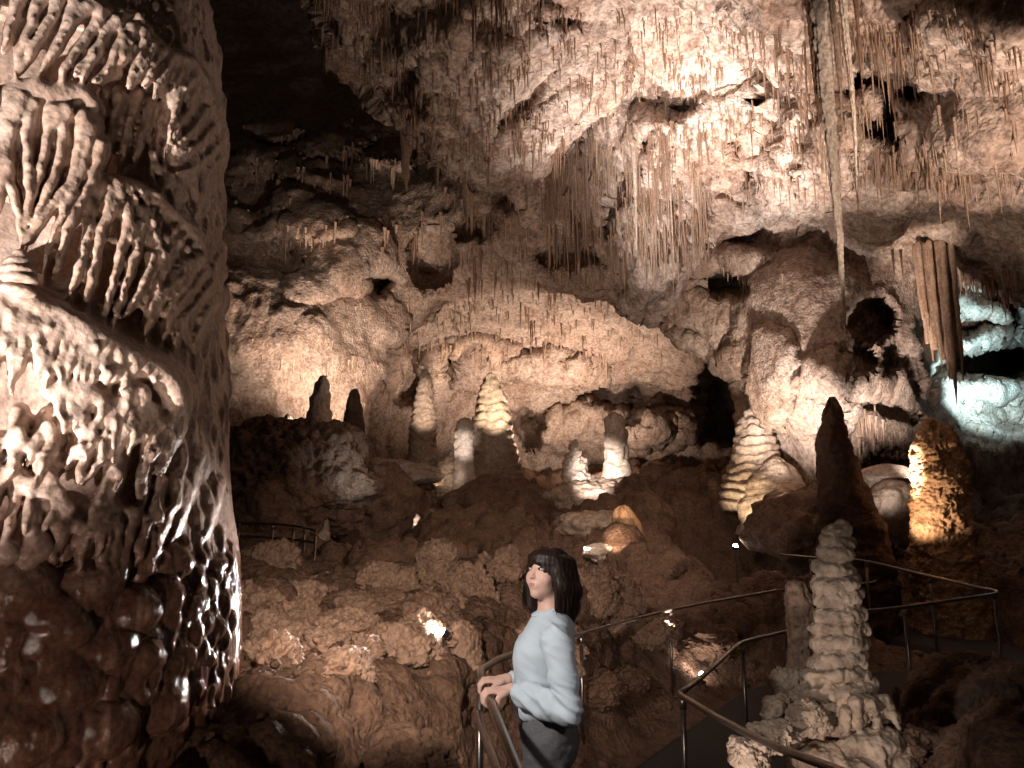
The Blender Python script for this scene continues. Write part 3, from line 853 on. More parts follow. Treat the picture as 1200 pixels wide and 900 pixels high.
    hgt = 0.0034 * fbm(v, 11, 3, 0.55, 2.0, (1, 1, .6)) + 0.0014 * knobs(v, 34, 3.0, (1, 1, 0.6)) + 0.0012 * fbm(v, 60, 2, .5, 9.0) + low * (0.008 * knobs(v, 14, 6.0, (1, 1, 0.6)) + 0.004 * knobs(v, 40, 1.0, (1, 1, .5)))
    v = v + nn * (hgt * s)[:, None].astype(np.float32)
    if s < 0: q = q[:, ::-1].copy()
    return mesh_np('flowstone', v, q)


def wet_band(N, L, b, g, m):
    """wet film low on the right side of the column"""
    sx = N.new('ShaderNodeSeparateXYZ'); L.new(g.outputs['Position'], sx.inputs[0])
    mz = N.new('ShaderNodeMapRange'); mz.inputs['From Min'].default_value = 1.62; mz.inputs['From Max'].default_value = 1.45
    L.new(sx.outputs['Z'], mz.inputs['Value'])
    mp = N.new('ShaderNodeMapping'); mp.inputs['Scale'].default_value = (14, 14, 1.6); L.new(g.outputs['Position'], mp.inputs['Vector'])
    n = N.new('ShaderNodeTexNoise'); n.inputs['Scale'].default_value = 1.0; n.inputs['Detail'].default_value = 3; L.new(mp.outputs['Vector'], n.inputs['Vector'])
    r = ramp(N, [(0.30, 0.0), (0.48, 1.0)]); L.new(n.outputs['Fac'], r.inputs['Fac'])
    mu = N.new('ShaderNodeMath'); mu.operation = 'MULTIPLY'; L.new(mz.outputs['Result'], mu.inputs[0]); L.new(r.outputs['Color'], mu.inputs[1])
    rr = N.new('ShaderNodeMapRange'); rr.inputs['To Min'].default_value = 0.42; rr.inputs['To Max'].default_value = 0.05
    L.new(mu.outputs[0], rr.inputs['Value']); L.new(rr.outputs['Result'], b.inputs['Roughness'])
    b.inputs['Specular IOR Level'].default_value = 0.5
    # the low part is stained brown
    n5 = N.new('ShaderNodeTexNoise'); n5.inputs['Scale'].default_value = 3.0; n5.inputs['Detail'].default_value = 5; L.new(g.outputs['Position'], n5.inputs['Vector'])
    ad = N.new('ShaderNodeMath'); ad.operation = 'MULTIPLY_ADD'; ad.inputs[1].default_value = 0.7; L.new(n5.outputs['Fac'], ad.inputs[0]); L.new(sx.outputs['Z'], ad.inputs[2])
    st = N.new('ShaderNodeMapRange'); st.inputs['From Min'].default_value = 2.2; st.inputs['From Max'].default_value = 1.85; L.new(ad.outputs[0], st.inputs['Value'])
    mx = N.new('ShaderNodeMix'); mx.data_type = 'RGBA'; mx.blend_type = 'MULTIPLY'; mx.inputs['B'].default_value = (0.50, 0.38, 0.33, 1)
    L.new(st.outputs['Result'], mx.inputs['Factor'])
    src = b.inputs['Base Color'].links[0].from_socket
    L.new(src, mx.inputs['A'])
    wt = N.new('ShaderNodeMix'); wt.data_type = 'RGBA'; wt.blend_type = 'MULTIPLY'; wt.inputs['B'].default_value = (0.45, 0.40, 0.38, 1)      # wet rock is darker
    L.new(mu.outputs[0], wt.inputs['Factor']); L.new(mx.outputs['Result'], wt.inputs['A']); L.new(wt.outputs['Result'], b.inputs['Base Color'])


M['flow'] = rock('flowstone_calcite', (0.62, 0.49, 0.41), (0.46, 0.32, 0.24), (0.25, 0.135, 0.08), 1.6, 1.0, 0.55, 0.4, rough=0.4, spec=0.5, bump=0.45, bscale=26, fine=70, sss=0.1, wet=wet_band, bdist=0.008, z_stretch=0.5)
flow = link('flowstone_column', build_flowstone(), M['flow'])
tag(flow, 'huge wet fluted flowstone column with draped ribs filling the left edge', 'flowstone', kind='thing')



def flow_knob():
    c = FP(20, 336, 0.10)
    S = SDF(c - np.array([.14, .14, .06]), c + np.array([.14, .14, .20]), 0.006)
    for z, r in ((-0.02, .066), (0.025, .064), (0.055, .058), (0.085, .046), (0.112, .026)):
        S.ell(c + np.array([0.004 * math.sin(z * 60), 0, z]), (r, r, 0.026), 0.008)
    v, q = S.mesh(); v = lap(v, q, 2); n = vnormals(v, q)
    if (n * (v - c)).sum() < 0: q = q[:, ::-1].copy(); n = -n
    v = v + n * (0.004 * fbm(v, 22, 3, .5, 3))[:, None]
    link('ledge_knob', mesh_np('ledge_knob', v, q), M['flow'], flow)


flow_knob()


def lathe(name_seed, prof, seg=64, rings=90, wob=0.1, amp=0.03, terr=0.0, terrn=10, kn=0.0, kscale=8, bend=(0, 0)):
    """stalagmite surface: prof = [(height, radius)] in metres; uneven terraces, knobs and lean"""
    pz = np.array([p[0] for p in prof]); pr = np.array([p[1] for p in prof])
    z = np.linspace(pz[0], pz[-1], rings); a = np.linspace(0, 2 * np.pi, seg, endpoint=False)
    Z, A = np.meshgrid(z, a, indexing='ij')
    H = pz[-1] - pz[0]
    dirs = np.stack([np.cos(A), np.sin(A), Z / H * 3], -1)
    zz = Z + 0.03 * H * perlin(dirs * 1.5 + name_seed)
    Rr = np.interp(zz, pz, pr)
    # terraces
    if terr:
        ph = (zz / H * terrn + 0.35 * perlin(dirs * 1.3 + name_seed * 2.3 + 5)) % 1.0
        sag = 0.16 * perlin(dirs * 3.1 + name_seed * 4.1)
        ph = (ph + sag) % 1.0
        Rr = Rr * (1 + terr * (np.clip(ph, 0, 1) ** 0.7 * (1 - np.clip((ph - 0.82) / 0.18, 0, 1)) * 1.5 - 0.5))
    Rr = Rr * (1 + wob * perlin(np.stack([np.cos(A), np.sin(A), Z / H * 2.5], -1) * 1.1 + name_seed * 1.7))
    bx = bend[0] * (Z / H) ** 1.5 + 0.02 * H * perlin(np.stack([Z * 0 + name_seed, Z * 0, Z / H * 3], -1))
    by = bend[1] * (Z / H) ** 1.5
    v = np.stack([Rr * np.cos(A) + bx, Rr * np.sin(A) + by, Z], -1).reshape(-1, 3).astype(np.float32)
    q = grid_quads(rings, seg, wrap=True)
    n = vnormals(v, q)
    w = np.minimum(1, Rr.reshape(-1) / (pr.max() * 0.3))
    d = amp * fbm(v, 2.2 / pr.max(), 4, 0.55, name_seed) * pr.max() * 2
    if kn: d = d + kn * (knobs(v, kscale, name_seed) + 0.5 * knobs(v, kscale * 2.2, name_seed + 3))
    v = v + n * (d * w)[:, None].astype(np.float32)
    top = len(v); v = np.vstack([v, [[v[-seg:, 0].mean(), v[-seg:, 1].mean(), v[-seg:, 2].max() + pr[-1] * 0.4]]])
    i = np.arange(seg) + (rings - 1) * seg
    t = np.stack([i, np.roll(i, -1), np.full(seg, top)], -1)
    return v, q, t
# ------------------------------------------------------------------ helpers for formations
def mpp(p):
    """metres per photo pixel at a point"""
    d = (np.asarray(p) - CAM)
    return float(d[1] * CP + d[2] * SP) / F


def from_lathe(name, args, mat, loc, **kw):
    v, q, t = lathe(*args, **kw)
    return link(name, mesh_np(name, v, q, t), mat, loc=loc)


def mite(name, label, cat, px, top, base, Y, prof, mat, seed, sink=0.6, group=None, seg=56, rings=110, **kw):
    """stalagmite: prof = [(pixel row, half width in pixels)] from the base up to the tip"""
    b = P(px, base, Y); s = mpp(b)
    ground = ground_z(b[0], b[1])
    z0 = min(b[2], ground) - sink
    pr = [((base - r) * s + (b[2] - z0), w * s) for r, w in prof]
    pr = [(0.0, prof[0][1] * s * 1.12)] + pr
    o = from_lathe(name, (seed, pr, seg, rings), mat, (b[0], b[1], z0), **kw)
    tag(o, label, cat, group)
    return o


_ico = {}


def ico(sub):
    if sub not in _ico:
        bm = bmesh.new(); bmesh.ops.create_icosphere(bm, subdivisions=sub, radius=1)
        _ico[sub] = (np.array([v.co[:] for v in bm.verts], np.float32), np.array([[v.index for v in f.verts] for f in bm.faces], np.int32)); bm.free()
    return _ico[sub]


def rock_mesh(name, r, seed, sub=4, amp=0.35, kn=0.0, ks=6.0, angular=0.0):
    v, t = ico(sub)
    v = v.copy(); d = v.copy()
    f = 1 + amp * fbm(d, 1.1, 4, 0.55, seed * 3.7)
    if angular:                                  # broken faces
        for k in range(9):
            g = np.random.default_rng(int(seed * 100) + k)
            n = g.normal(size=3); n /= np.linalg.norm(n); c = g.uniform(0.62, 0.95)
            h = d @ n.astype(np.float32) * f
            f = np.where(h > c, f * (c + (h - c) * 0.15) / np.maximum(h, 1e-3), f)
    v = d * f[:, None] * np.array(r, np.float32)
    if kn: v = v + d * (kn * (knobs(v, ks, seed) + 0.75 * knobs(v, ks * 2.3, seed + 2) + 0.42 * knobs(v, ks * 5, seed + 4)))[:, None]
    return mesh_np(name, v, None, t)


def boulder(name, label, px, py, Y, rx, ry, mat, seed, rdepth=None, rz=0.0, cat='boulder', group=None, **kw):
    """rock whose outline is RX by RY pixels about a photo pixel"""
    c = P(px, py, Y); s = mpp(c)
    o = link(name, rock_mesh(name, (rx * s, (rdepth or rx) * s, ry * s), seed, **kw), mat, loc=c)
    o.rotation_euler = (0, 0, rz)
    tag(o, label, cat, group)
    return o


def tube_mesh(name, pts, r, seg=12, caps=True):
    p = np.asarray(pts, float); n = len(p)
    d = np.gradient(p, axis=0); d /= np.linalg.norm(d, axis=1, keepdims=True) + 1e-12
    up = np.array([0, 0, 1.0]); ref = np.where(np.abs(d @ up)[:, None] > 0.95, np.array([[0.0, 1, 0]]), up[None])
    a = np.cross(d, ref); a /= np.linalg.norm(a, axis=1, keepdims=True); b = np.cross(d, a)
    th = np.linspace(0, 2 * np.pi, seg, endpoint=False)
    rr = np.broadcast_to(np.asarray(r, float), (n,))[:, None, None]
    v = p[:, None] + rr * (np.cos(th)[None, :, None] * a[:, None] + np.sin(th)[None, :, None] * b[:, None])
    q = grid_quads(n, seg, wrap=True)[:, ::-1]
    v = v.reshape(-1, 3); t = None
    if caps:
        v = np.vstack([v, p[:1], p[-1:]])
        k = np.arange(seg)
        t = np.concatenate([np.stack([k, np.roll(k, -1), np.full(seg, n * seg)], -1), np.stack([np.roll(k, -1) + (n - 1) * seg, k + (n - 1) * seg, np.full(seg, n * seg + 1)], -1)])
    return mesh_np(name, v, q, t)


# ------------------------------------------------------------------ stalactites
def stal_mesh(name, seed, seg=14, rings=26, drip=0.14, flat=1.0, rough=0.0):
    """unit stalactite hanging from the origin: length 1, base radius 1"""
    t = np.linspace(0, 1, rings); a = np.linspace(0, 2 * np.pi, seg, endpoint=False)
    T, A = np.meshgrid(t, a, indexing='ij')
    r = (1 - T) ** 0.8 * 0.62 + 0.38 * np.exp(-T * 7) + 0.02
    c = np.stack([np.cos(A) * 0.8 + seed * 3, np.sin(A) * 0.8, T * 5 + seed], -1)
    r = r * (1 + drip * perlin(c) + 0.18 * perlin(np.stack([np.cos(A) * 1.8, np.sin(A) * 1.8 + seed, T * 1.2], -1)))
    if rough: r = r * (1 + rough * (knobs(np.stack([np.cos(A) * 1.0, np.sin(A) * 1.0, T * 14], -1) * 2.2, 1.0, seed) - 0.4) + rough * fbm(np.stack([np.cos(A), np.sin(A), T * 14], -1), 3.0, 2, .6, seed) + 0.28 * perlin(np.stack([np.cos(A) * 2.3, np.sin(A) * 2.3 + seed, T * 1.0], -1)))
    bx = 0.5 * perlin(np.stack([T * 1.6 + seed * 5, T * 0, T * 0], -1)) * T; by = 0.5 * perlin(np.stack([T * 1.6 + seed * 5, T * 0 + 7.7, T * 0], -1)) * T
    v = np.stack([r * np.cos(A) + bx, r * np.sin(A) * flat + by, -T + 0.0], -1).reshape(-1, 3)
    q = grid_quads(rings, seg, wrap=True)
    top = len(v)
    v = np.vstack([v, [[bx[-1, 0], by[-1, 0], -1.01]]])
    i = np.arange(seg) + (rings - 1) * seg
    return v, q, np.stack([i, np.roll(i, -1), np.full(seg, top)], -1)


STAL = []
for k in range(9):
    v, q, t = stal_mesh('stalactite', 1.3 + k * 1.1)
    STAL.append((v, q[:, ::-1], t[:, ::-1]))
for k in range(3):
    v, q, t = stal_mesh('stalactite', 2.2 + k * 1.7, 40, 220, rough=0.34)
    STAL.append((v, q[:, ::-1], t[:, ::-1]))
_smesh = {}


def stal_data(k, m):
    if (k, m) not in _smesh:
        v, q, t = STAL[k]
        me = mesh_np('stalactite', v, q, t); me.materials.append(M[m]); _smesh[(k, m)] = me
    return _smesh[(k, m)]


def stalactite(px, py, length_px, width_px, m, label, group=None, Y=None, k=None, lean=None, only=None, name='stalactite', embed=0.12):
    p = hit(px, py, only, True) if Y is None else P(px, py, Y)
    if p is None: return None
    s = mpp(p)
    k = int(rng.integers(0, 9)) if k is None else k
    o = bpy.data.objects.new(name, stal_data(k, m)); col.objects.link(o)
    L = length_px * s / math.cos(PITCH) + embed
    o.location = (p[0], p[1], p[2] + embed)
    o.scale = (width_px * s / 2, width_px * s / 2, L)
    o.rotation_euler = (rng.normal(0, 0.012), rng.normal(0, 0.012) if lean is None else lean, rng.uniform(0, 6.28)) if lean is None else (0, lean, 0)
    tag(o, label, 'stalactite', group)
    return o


def cluster(n, box, ln, wd, m, label, group, only=None, skew=0.0):
    """n hanging rods with their roots spread over a region of the roof"""
    x0, y0, x1, y1 = box; made = 0; tries = 0
    while made < n and tries < n * 40:
        tries += 1
        u = rng.random(); x = x0 + (x1 - x0) * u; y = y0 + (y1 - y0) * rng.random() + skew * u
        if abs(perlin(np.array([[x / 46.0 + 9.1, y / 60.0, n * 0.37]]))[0]) > 0.16 and rng.random() < 0.85: continue      # along cracks
        l = ln[0] + (ln[1] - ln[0]) * rng.random() ** 1.8
        w = wd[0] + (wd[1] - wd[0]) * rng.random()
        if stalactite(x, y, l, w * (0.7 + 0.3 * l / ln[1]), m if isinstance(m, str) else m[int(rng.integers(0, len(m)))], label, group, only=only): made += 1


def field(name, specs, m, label):
    """the countless short straws between the stalactites, one mass"""
    vs, qs, n0 = [], [], 0
    seg, rings = 5, 4
    a = np.linspace(0, 2 * np.pi, seg, endpoint=False)
    prof = [(-0.25, 1.5), (0.06, 1.0), (0.55, 0.62), (1.0, 0.10)]
    for (n, box, ln, wd, only, skew) in specs:
        x0, y0, x1, y1 = box
        for _ in range(n):
            u = rng.random(); x = x0 + (x1 - x0) * u; y = y0 + (y1 - y0) * rng.random() + skew * u
            # grow in patches
            if perlin(np.array([[x / 38.0, y / 30.0, 3.3]]))[0] + 0.10 < rng.normal(0, 0.2) and abs(perlin(np.array([[x / 52.0 + 5.1, y / 40.0, 7.7]]))[0]) > 0.06: continue
            p = hit(x, y, only, True)
            if p is None: continue
            s = mpp(p); L = (ln[0] + (ln[1] - ln[0]) * rng.random() ** 2.2) * s; r = (wd[0] + (wd[1] - wd[0]) * rng.random()) * s / 2
            ring = []
            bx, by = rng.normal(0, 0.03, 2) * L
            for t, w in prof:
                ring.append(np.stack([p[0] + bx * t + r * w * np.cos(a), p[1] + by * t + r * w * np.sin(a), np.full(seg, p[2] - L * t)], -1))
            vs.append(np.concatenate(ring)); qs.append(grid_quads(rings, seg, wrap=True)[:, ::-1] + n0); n0 += rings * seg
    o = link(name, mesh_np(name, np.concatenate(vs), np.concatenate(qs)), m)
    tag(o, label, 'soda straws', kind='stuff')
    return o


C = 'cave_ceiling'; Wl = 'cave_wall'; Rc = 'cave_recess'
cluster(34, (940, 8, 1110, 40), (26, 95), (2, 8.5), ('straw', 'brownstraw'), 'thin brown stalactite in the dense comb along the top right of the roof', 'stalactites in the top right comb', C)
cluster(26, (1040, 70, 1190, 130), (20, 70), (3, 6), ('brownstraw', 'straw'), 'short dark stalactite on the steep roof at the far right', 'stalactites on the far right roof', C)
cluster(22, (555, -12, 640, 22), (26, 64), (3, 7), 'brownstraw', 'dark brown stalactite in the cluster at the top centre edge', 'stalactites at the top centre', C)
cluster(20, (660, 2, 800, 40), (14, 44), (2.5, 5), ('straw', 'brownstraw'), 'small stalactite on the bright white roof near the top middle', 'stalactites on the bright roof', C)
cluster(40, (275, 140, 475, 215), (26, 84), (2, 5.5), ('straw', 'brownstraw'), 'thin dim stalactite hanging around the dark upper left hollow', 'stalactites of the upper left fringe', Wl)
cluster(40, (640, 175, 800, 245), (30, 95), (2.4, 5), ('straw', 'white'), 'long straw thin stalactite in the tan curtain at the middle of the roof', 'stalactites of the middle curtain', C)
cluster(22, (860, 70, 955, 190), (24, 66), (3, 6), ('straw', 'brownstraw'), 'tan stalactite on the ribbed slope left of the long stalactite', 'stalactites left of the long stalactite', C)
cluster(26, (1000, 196, 1195, 214), (14, 46), (3, 6), ('straw', 'brownstraw'), 'short stalactite along the lower lip of the right hand roof', 'stalactites of the right roof lip', C)
cluster(18, (470, 120, 590, 186), (18, 52), (3, 6), ('straw', 'brownstraw'), 'tan stalactite on the lower left slope of the bright roof', 'stalactites on the bright roof slope', C)
cluster(28, (500, 300, 720, 330), (10, 36), (2.5, 5), 'brownstraw', 'tiny dark stalactite above the low arch of the rear recess', 'stalactites above the low arch', Wl)
cluster(16, (560, 372, 690, 404), (10, 30), (2.5, 4.5), 'brownstraw', 'tiny dark stalactite hanging inside the rear recess', 'stalactites inside the rear recess', Rc)
cluster(12, (640, 246, 700, 270), (26, 70), (3, 6), 'brownstraw', 'brown stalactite under the hanging mass in the middle', 'stalactites under the middle mass', C)

# singled out ones
stalactite(957, -70, 452, 30, 'white', 'longest stalactite, thick tan spear hanging far down at the right', Y=7.7, k=9, lean=0.0)
stalactite(983, -60, 298, 15, 'white', 'second long stalactite just right of the longest spear', Y=7.8, k=10, lean=0.004)
stalactite(944, -60, 218, 17, 'brownstraw', 'brown stalactite just left of the longest spear', Y=7.8, k=11, lean=0.0)
stalactite(997, -60, 180, 13, 'brownstraw', 'short brown stalactite third to the right of the longest spear', Y=7.8, k=2, lean=0.0)
stalactite(970, -60, 240, 14, 'straw', 'slim tan stalactite in front of the longest spear near the top', Y=7.5, k=10, lean=0.0)
stalactite(742, 148, 152, 11, 'white', 'slender white stalactite ending in a sharp tip near the middle of the picture', Y=14.6, k=0, lean=0.0)
stalactite(786, 164, 62, 12, 'white', 'stubby white carrot shaped stalactite right of the slender white one', Y=14.3, k=6, lean=0.0)
stalactite(546, 196, 70, 28, 'straw', 'broad tan carrot stalactite under the tip of the bright roof', Y=16, k=7, lean=-0.02)
stalactite(478, 140, 88, 32, 'straw', 'flat broad brown stalactite hanging before the dark hollow', Y=16.5, k=8, lean=0.0)
stalactite(512, 168, 60, 20, 'brownstraw', 'dark stalactite between the flat broad one and the tan carrot', Y=16.3, k=4, lean=0.0)
stalactite(1034, 52, 106, 15, 'brownstraw', 'dark leaning blade stalactite on the right roof', Y=9.8, k=3, lean=-0.08)
stalactite(1103, 176, 62, 14, 'straw', 'pointed pale stalactite at the lip of the right roof', Y=10.0, k=2, lean=0.0)
stalactite(1172, 60, 80, 10, 'brownstraw', 'dark slim stalactite close to the right edge', Y=7.5, k=6, lean=0.0)

def drapery_column():
    S = SDF((-0.55, -0.4, -3.2), (0.55, 0.4, 0.4), 0.018)
    r = random.Random(3)
    for i, (x, l, w) in enumerate([(-.34, 1.35, .05), (-.25, 1.9, .06), (-.16, 2.1, .05), (-.07, 1.8, .06), (0.03, 2.3, .055), (.13, 2.5, .065), (.23, 2.75, .055), (.32, 2.3, .05)]):
        y = -0.08 + 0.09 * math.sin(i * 2.4)
        S.chain([(x * 1.05, y, 0.35), (x, y, -l * .4), (x * .95, y - .02, -l * .75), (x * .9, y, -l)], [w * 1.25, w, w * .85, w * .25], 0.03)
        S.chain([(x, y + .15, 0.35), (x, y + .12, -l * .8)], [w * 1.3, w * .7], 0.04)
    v, q = S.mesh(); v = lap(v, q, 1); n = vnormals(v, q)
    if (n[:, :2] * v[:, :2]).sum() < 0: q = q[:, ::-1].copy(); n = -n
    return mesh_np('drapery', v + n * (0.012 * fbm(v, 9, 3, .6, 4, (1, 1, .4)))[:, None], q)

p = P(1094, 308, 13.6)
o = link('drapery', drapery_column(), M['straw'], loc=p); s = mpp(p); o.scale = (s / 0.0139 * .72, s / 0.0139 * .8, s / 0.0139 * .86)
tag(o, 'broad pleated tan drapery hanging like a curtain above the orange column', 'drapery')
for i, (x, y, l, w, lab) in enumerate([(1046, 300, 36, 4, 'left straw of the pair beside the pleated drapery'), (1056, 300, 44, 4, 'right straw of the pair beside the pleated drapery')]):
    stalactite(x, y, l, w, 'straw', 'thin ' + lab, Y=13.2, k=i, lean=0.0)

field('soda_straws', [
    (1500, (360, -20, 640, 200), (8, 34), (1.6, 4), C, 0),
    (1700, (600, 0, 900, 240), (6, 26), (1.4, 3.0), C, 0),
    (1500, (640, 150, 830, 300), (12, 66), (1.4, 3.2), C, 0),
    (2600, (880, 0, 1200, 215), (8, 46), (1.6, 4), C, 0),
    (700, (270, 150, 560, 300), (8, 40), (1.6, 4), Wl, 0),
    (450, (560, 200, 740, 330), (8, 34), (1.5, 3.6), Wl, 0),
    (260, (270, 300, 480, 500), (4, 16), (1.5, 3.0), Wl, 0),
    (200, (840, 260, 1000, 330), (6, 20), (1.5, 3.2), Wl, 0),
    (450, (470, 335, 800, 420), (5, 22), (1.5, 3.6), Rc, 0),
    (200, (960, 480, 1060, 540), (6, 26), (1.6, 4), Wl, 0),
    (220, (1110, 310, 1200, 340), (8, 36), (2, 5), C, 0),
    (180, (270, 470, 420, 512), (5, 18), (2, 4), Wl, 0),
    (160, (480, 390, 560, 440), (8, 30), (1.6, 4), Wl, 0),
], M['straw'], 'countless short tan soda straws bristling from the cave roof and walls')

# ------------------------------------------------------------------ stalagmites
mite('stalagmite', 'dark leaning stalagmite on the crest of the left mound', 'stalagmite', 373, 440, 505, 15.6, [(505, 15), (485, 13), (465, 11), (450, 8), (440, 4)], M['mite'], 2.0, terr=0.20, terrn=12, bend=(0.05, 0))
mite('stalagmite', 'tall slim ringed stalagmite left of the widest one at the rear', 'stalagmite', 496, 430, 535, 25, [(535, 15), (500, 15), (470, 12), (445, 7), (431, 3)], M['mite'], 3.0, terr=0.16, terrn=22)
mite('stalagmite', 'widest rear stalagmite with a pale lit cap and a grey skirt', 'stalagmite', 575, 435, 575, 24.5, [(575, 40), (540, 31), (505, 25), (480, 19), (455, 14), (442, 10), (436, 5)], M['mite'], 4.0, terr=0.10, terrn=19)
mite('stalagmite', 'short bright white stalagmite before the widest rear one', 'stalagmite', 543, 490, 580, 22.5, [(580, 15), (550, 12), (525, 11), (505, 11), (495, 9), (490, 4)], M['white'], 5.0, terr=0.12, terrn=12)
mite('stalagmite', 'low stubby lit stalagmite left of the short white one', 'stalagmite', 527, 528, 585, 23, [(585, 22), (560, 19), (545, 15), (534, 8), (529, 3)], M['mite'], 6.0, terr=0.20, terrn=8)
mite('stalagmite', 'small knobbly cone stalagmite on the pale mound in the rear', 'stalagmite', 676, 514, 578, 20.6, [(572, 24), (555, 16), (540, 11), (527, 7), (515, 3)], M['white'], 7.0, wob=0.25, amp=0.12)
mite('stalagmite', 'blocky white pillar stalagmite on the pale mound in the rear', 'stalagmite', 725, 485, 584, 20.4, [(580, 26), (563, 20), (545, 14), (520, 13), (500, 12), (488, 11), (485, 7)], M['white'], 8.0, terr=0.20, terrn=7, wob=0.15, bend=(-.06, 0))
mite('stalagmite', 'layered golden stalagmite beside the dark tunnel mouth', 'stalagmite', 887, 478, 566, 17.0, [(566, 38), (540, 28), (515, 23), (495, 17), (482, 10), (478, 4)], M['mite'], 9.0, terr=0.13, terrn=11)
mite('stalagmite', 'ochre cone stalagmite spreading into a wide ridge behind the woman', 'stalagmite', 742, 594, 685, 13.5, [(685, 62), (665, 38), (640, 24), (615, 15), (600, 10), (594, 5)], M['orange'], 10.0, terr=0.05, terrn=7, wob=0.2, bend=(-.12, 0))
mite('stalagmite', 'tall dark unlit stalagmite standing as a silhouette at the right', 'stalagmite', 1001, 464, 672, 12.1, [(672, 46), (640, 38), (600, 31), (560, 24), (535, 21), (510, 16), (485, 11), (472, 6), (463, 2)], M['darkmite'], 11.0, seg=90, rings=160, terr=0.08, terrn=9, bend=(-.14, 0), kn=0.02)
mite('stalagmite', 'thick orange popcorn covered column lit from the left', 'stalagmite', 1108, 492, 660, 11.8, [(660, 34), (630, 30), (590, 28), (550, 27), (520, 24), (504, 15), (493, 6)], M['orange'], 12.0, seg=170, rings=280, terr=0.03, terrn=6, kn=0.030, kscale=20, amp=0.06)
mite('stalagmite', 'narrow tan popcorn column just behind the foreground stalagmite', 'stalagmite', 941, 686, 812, 4.75, [(812, 18), (780, 15), (740, 14), (710, 14), (694, 11), (687, 6)], M['popcorn'], 13.0, seg=110, rings=200, kn=0.014, kscale=40, sink=0.2)
mite('stalagmite', 'grey rounded mound stalagmite below the layered golden one', 'stalagmite', 912, 536, 590, 16.3, [(590, 44), (570, 34), (552, 22), (541, 11), (536, 4)], M['mite'], 14.0, wob=0.2)
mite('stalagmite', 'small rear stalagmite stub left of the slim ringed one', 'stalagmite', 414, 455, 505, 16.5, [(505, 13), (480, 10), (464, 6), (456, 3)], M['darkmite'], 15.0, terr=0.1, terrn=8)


def foreground_mite():
    b = P(984, 890, 4.3); s = mpp(b)
    S = SDF((-0.42, -0.4, -0.25), (0.5, 0.42, 1.36), 0.0075)
    r = random.Random(9)
    H = lambda row: (890 - row) * s
    rows = [(628, 14, 3), (640, 19, 2), (655, 21, 0), (672, 23, -1), (690, 25, 1), (706, 26, 3), (724, 27, 3), (742, 29, 0), (760, 30, 2), (778, 31, 0), (796, 35, -3), (808, 37, -1), (826, 33, 6), (846, 36, 6), (870, 42, 8), (895, 52, 8)]
    rows = [(row, w * (0.9 if row < 690 else 1.0), dx + 0.055 * (890 - row)) for row, w, dx in rows]
    for (row, w, dx) in rows:
        S.ell((dx * s + r.uniform(-.006, .006), r.uniform(-.012, .012), H(row)), (w * s * 1.13, w * s * 1.02, r.uniform(9.5, 13.5) * s), 0.011, np.array(Matrix.Rotation(r.uniform(-.22, .22), 3, 'X') @ Matrix.Rotation(r.uniform(-.22, .22), 3, 'Y')))
    S.chain([(0, 0, H(900)), (5 * s, 0, H(800)), (14 * s, 0, H(640))], [.14, .11, .06], 0.02)
    # hanging lobes on the terrace rims
    for i in range(120):
        a = r.uniform(0, 6.283); j = r.randrange(3, len(rows)); row, w, dx = rows[j]
        x = dx * s + math.cos(a) * w * s * 0.93; y = math.sin(a) * w * s * 0.85; z = H(row) + r.uniform(-.02, .02)
        l = r.uniform(.02, .055)
        S.chain([(x, y, z), (x * 1.01, y * 1.01, z - l)], [r.uniform(.013, .024), .008], 0.014)
    # lower skirt with popcorn teeth, to the right
    for i in range(90):
        a = r.uniform(-1.9, 0.9); R = r.uniform(.13, .29)
        z = r.choice([0.30, 0.24, .13, .06, .02]) + r.uniform(-.03, .03); R *= 1.12 - z
        x = .03 + math.cos(a) * R; y = math.sin(a) * R
        S.chain([(x, y, z), (x * 1.08, y * 1.08, z - r.uniform(.03, .08))], [r.uniform(.018, .034), .009], 0.016)
    for (x, y, z, q) in ((.16, -.06, .27, .09), (.22, .0, .22, .07), (.1, -.16, .12, .12), (.2, -.1, .05, .13), (-.1, -.12, .02, .14), (.3, -.05, .0, .1), (0, -.2, -.02, .15), (.1, .1, .1, .2)):
        S.ell((x, y, z), (q * 1.15, q, q * .6), 0.03)
    v, q = S.mesh(); v = lap(v, q, 1); n = vnormals(v, q)
    if (n[:, :2] * v[:, :2]).sum() < 0: q = q[:, ::-1].copy(); n = -n
    v = v + n * (0.016 * fbm(v, 5.5, 2, .5, 15) + 0.009 * billow(v, 11, 2, .5, 25, (1, 1, .5)) + 0.009 * fbm(v, 14, 4, .65, 5) + 0.006 * knobs(v, 24, 2, (1, 1, 1.6)) + 0.002 * fbm(v, 50, 2, .5, 1))[:, None]
    return link('stalagmite', mesh_np('stalagmite', v, q), M['mite'], loc=b)

o = foreground_mite()
tag(o, 'large pale terraced stalagmite in the foreground beside the bent handrail', 'stalagmite')

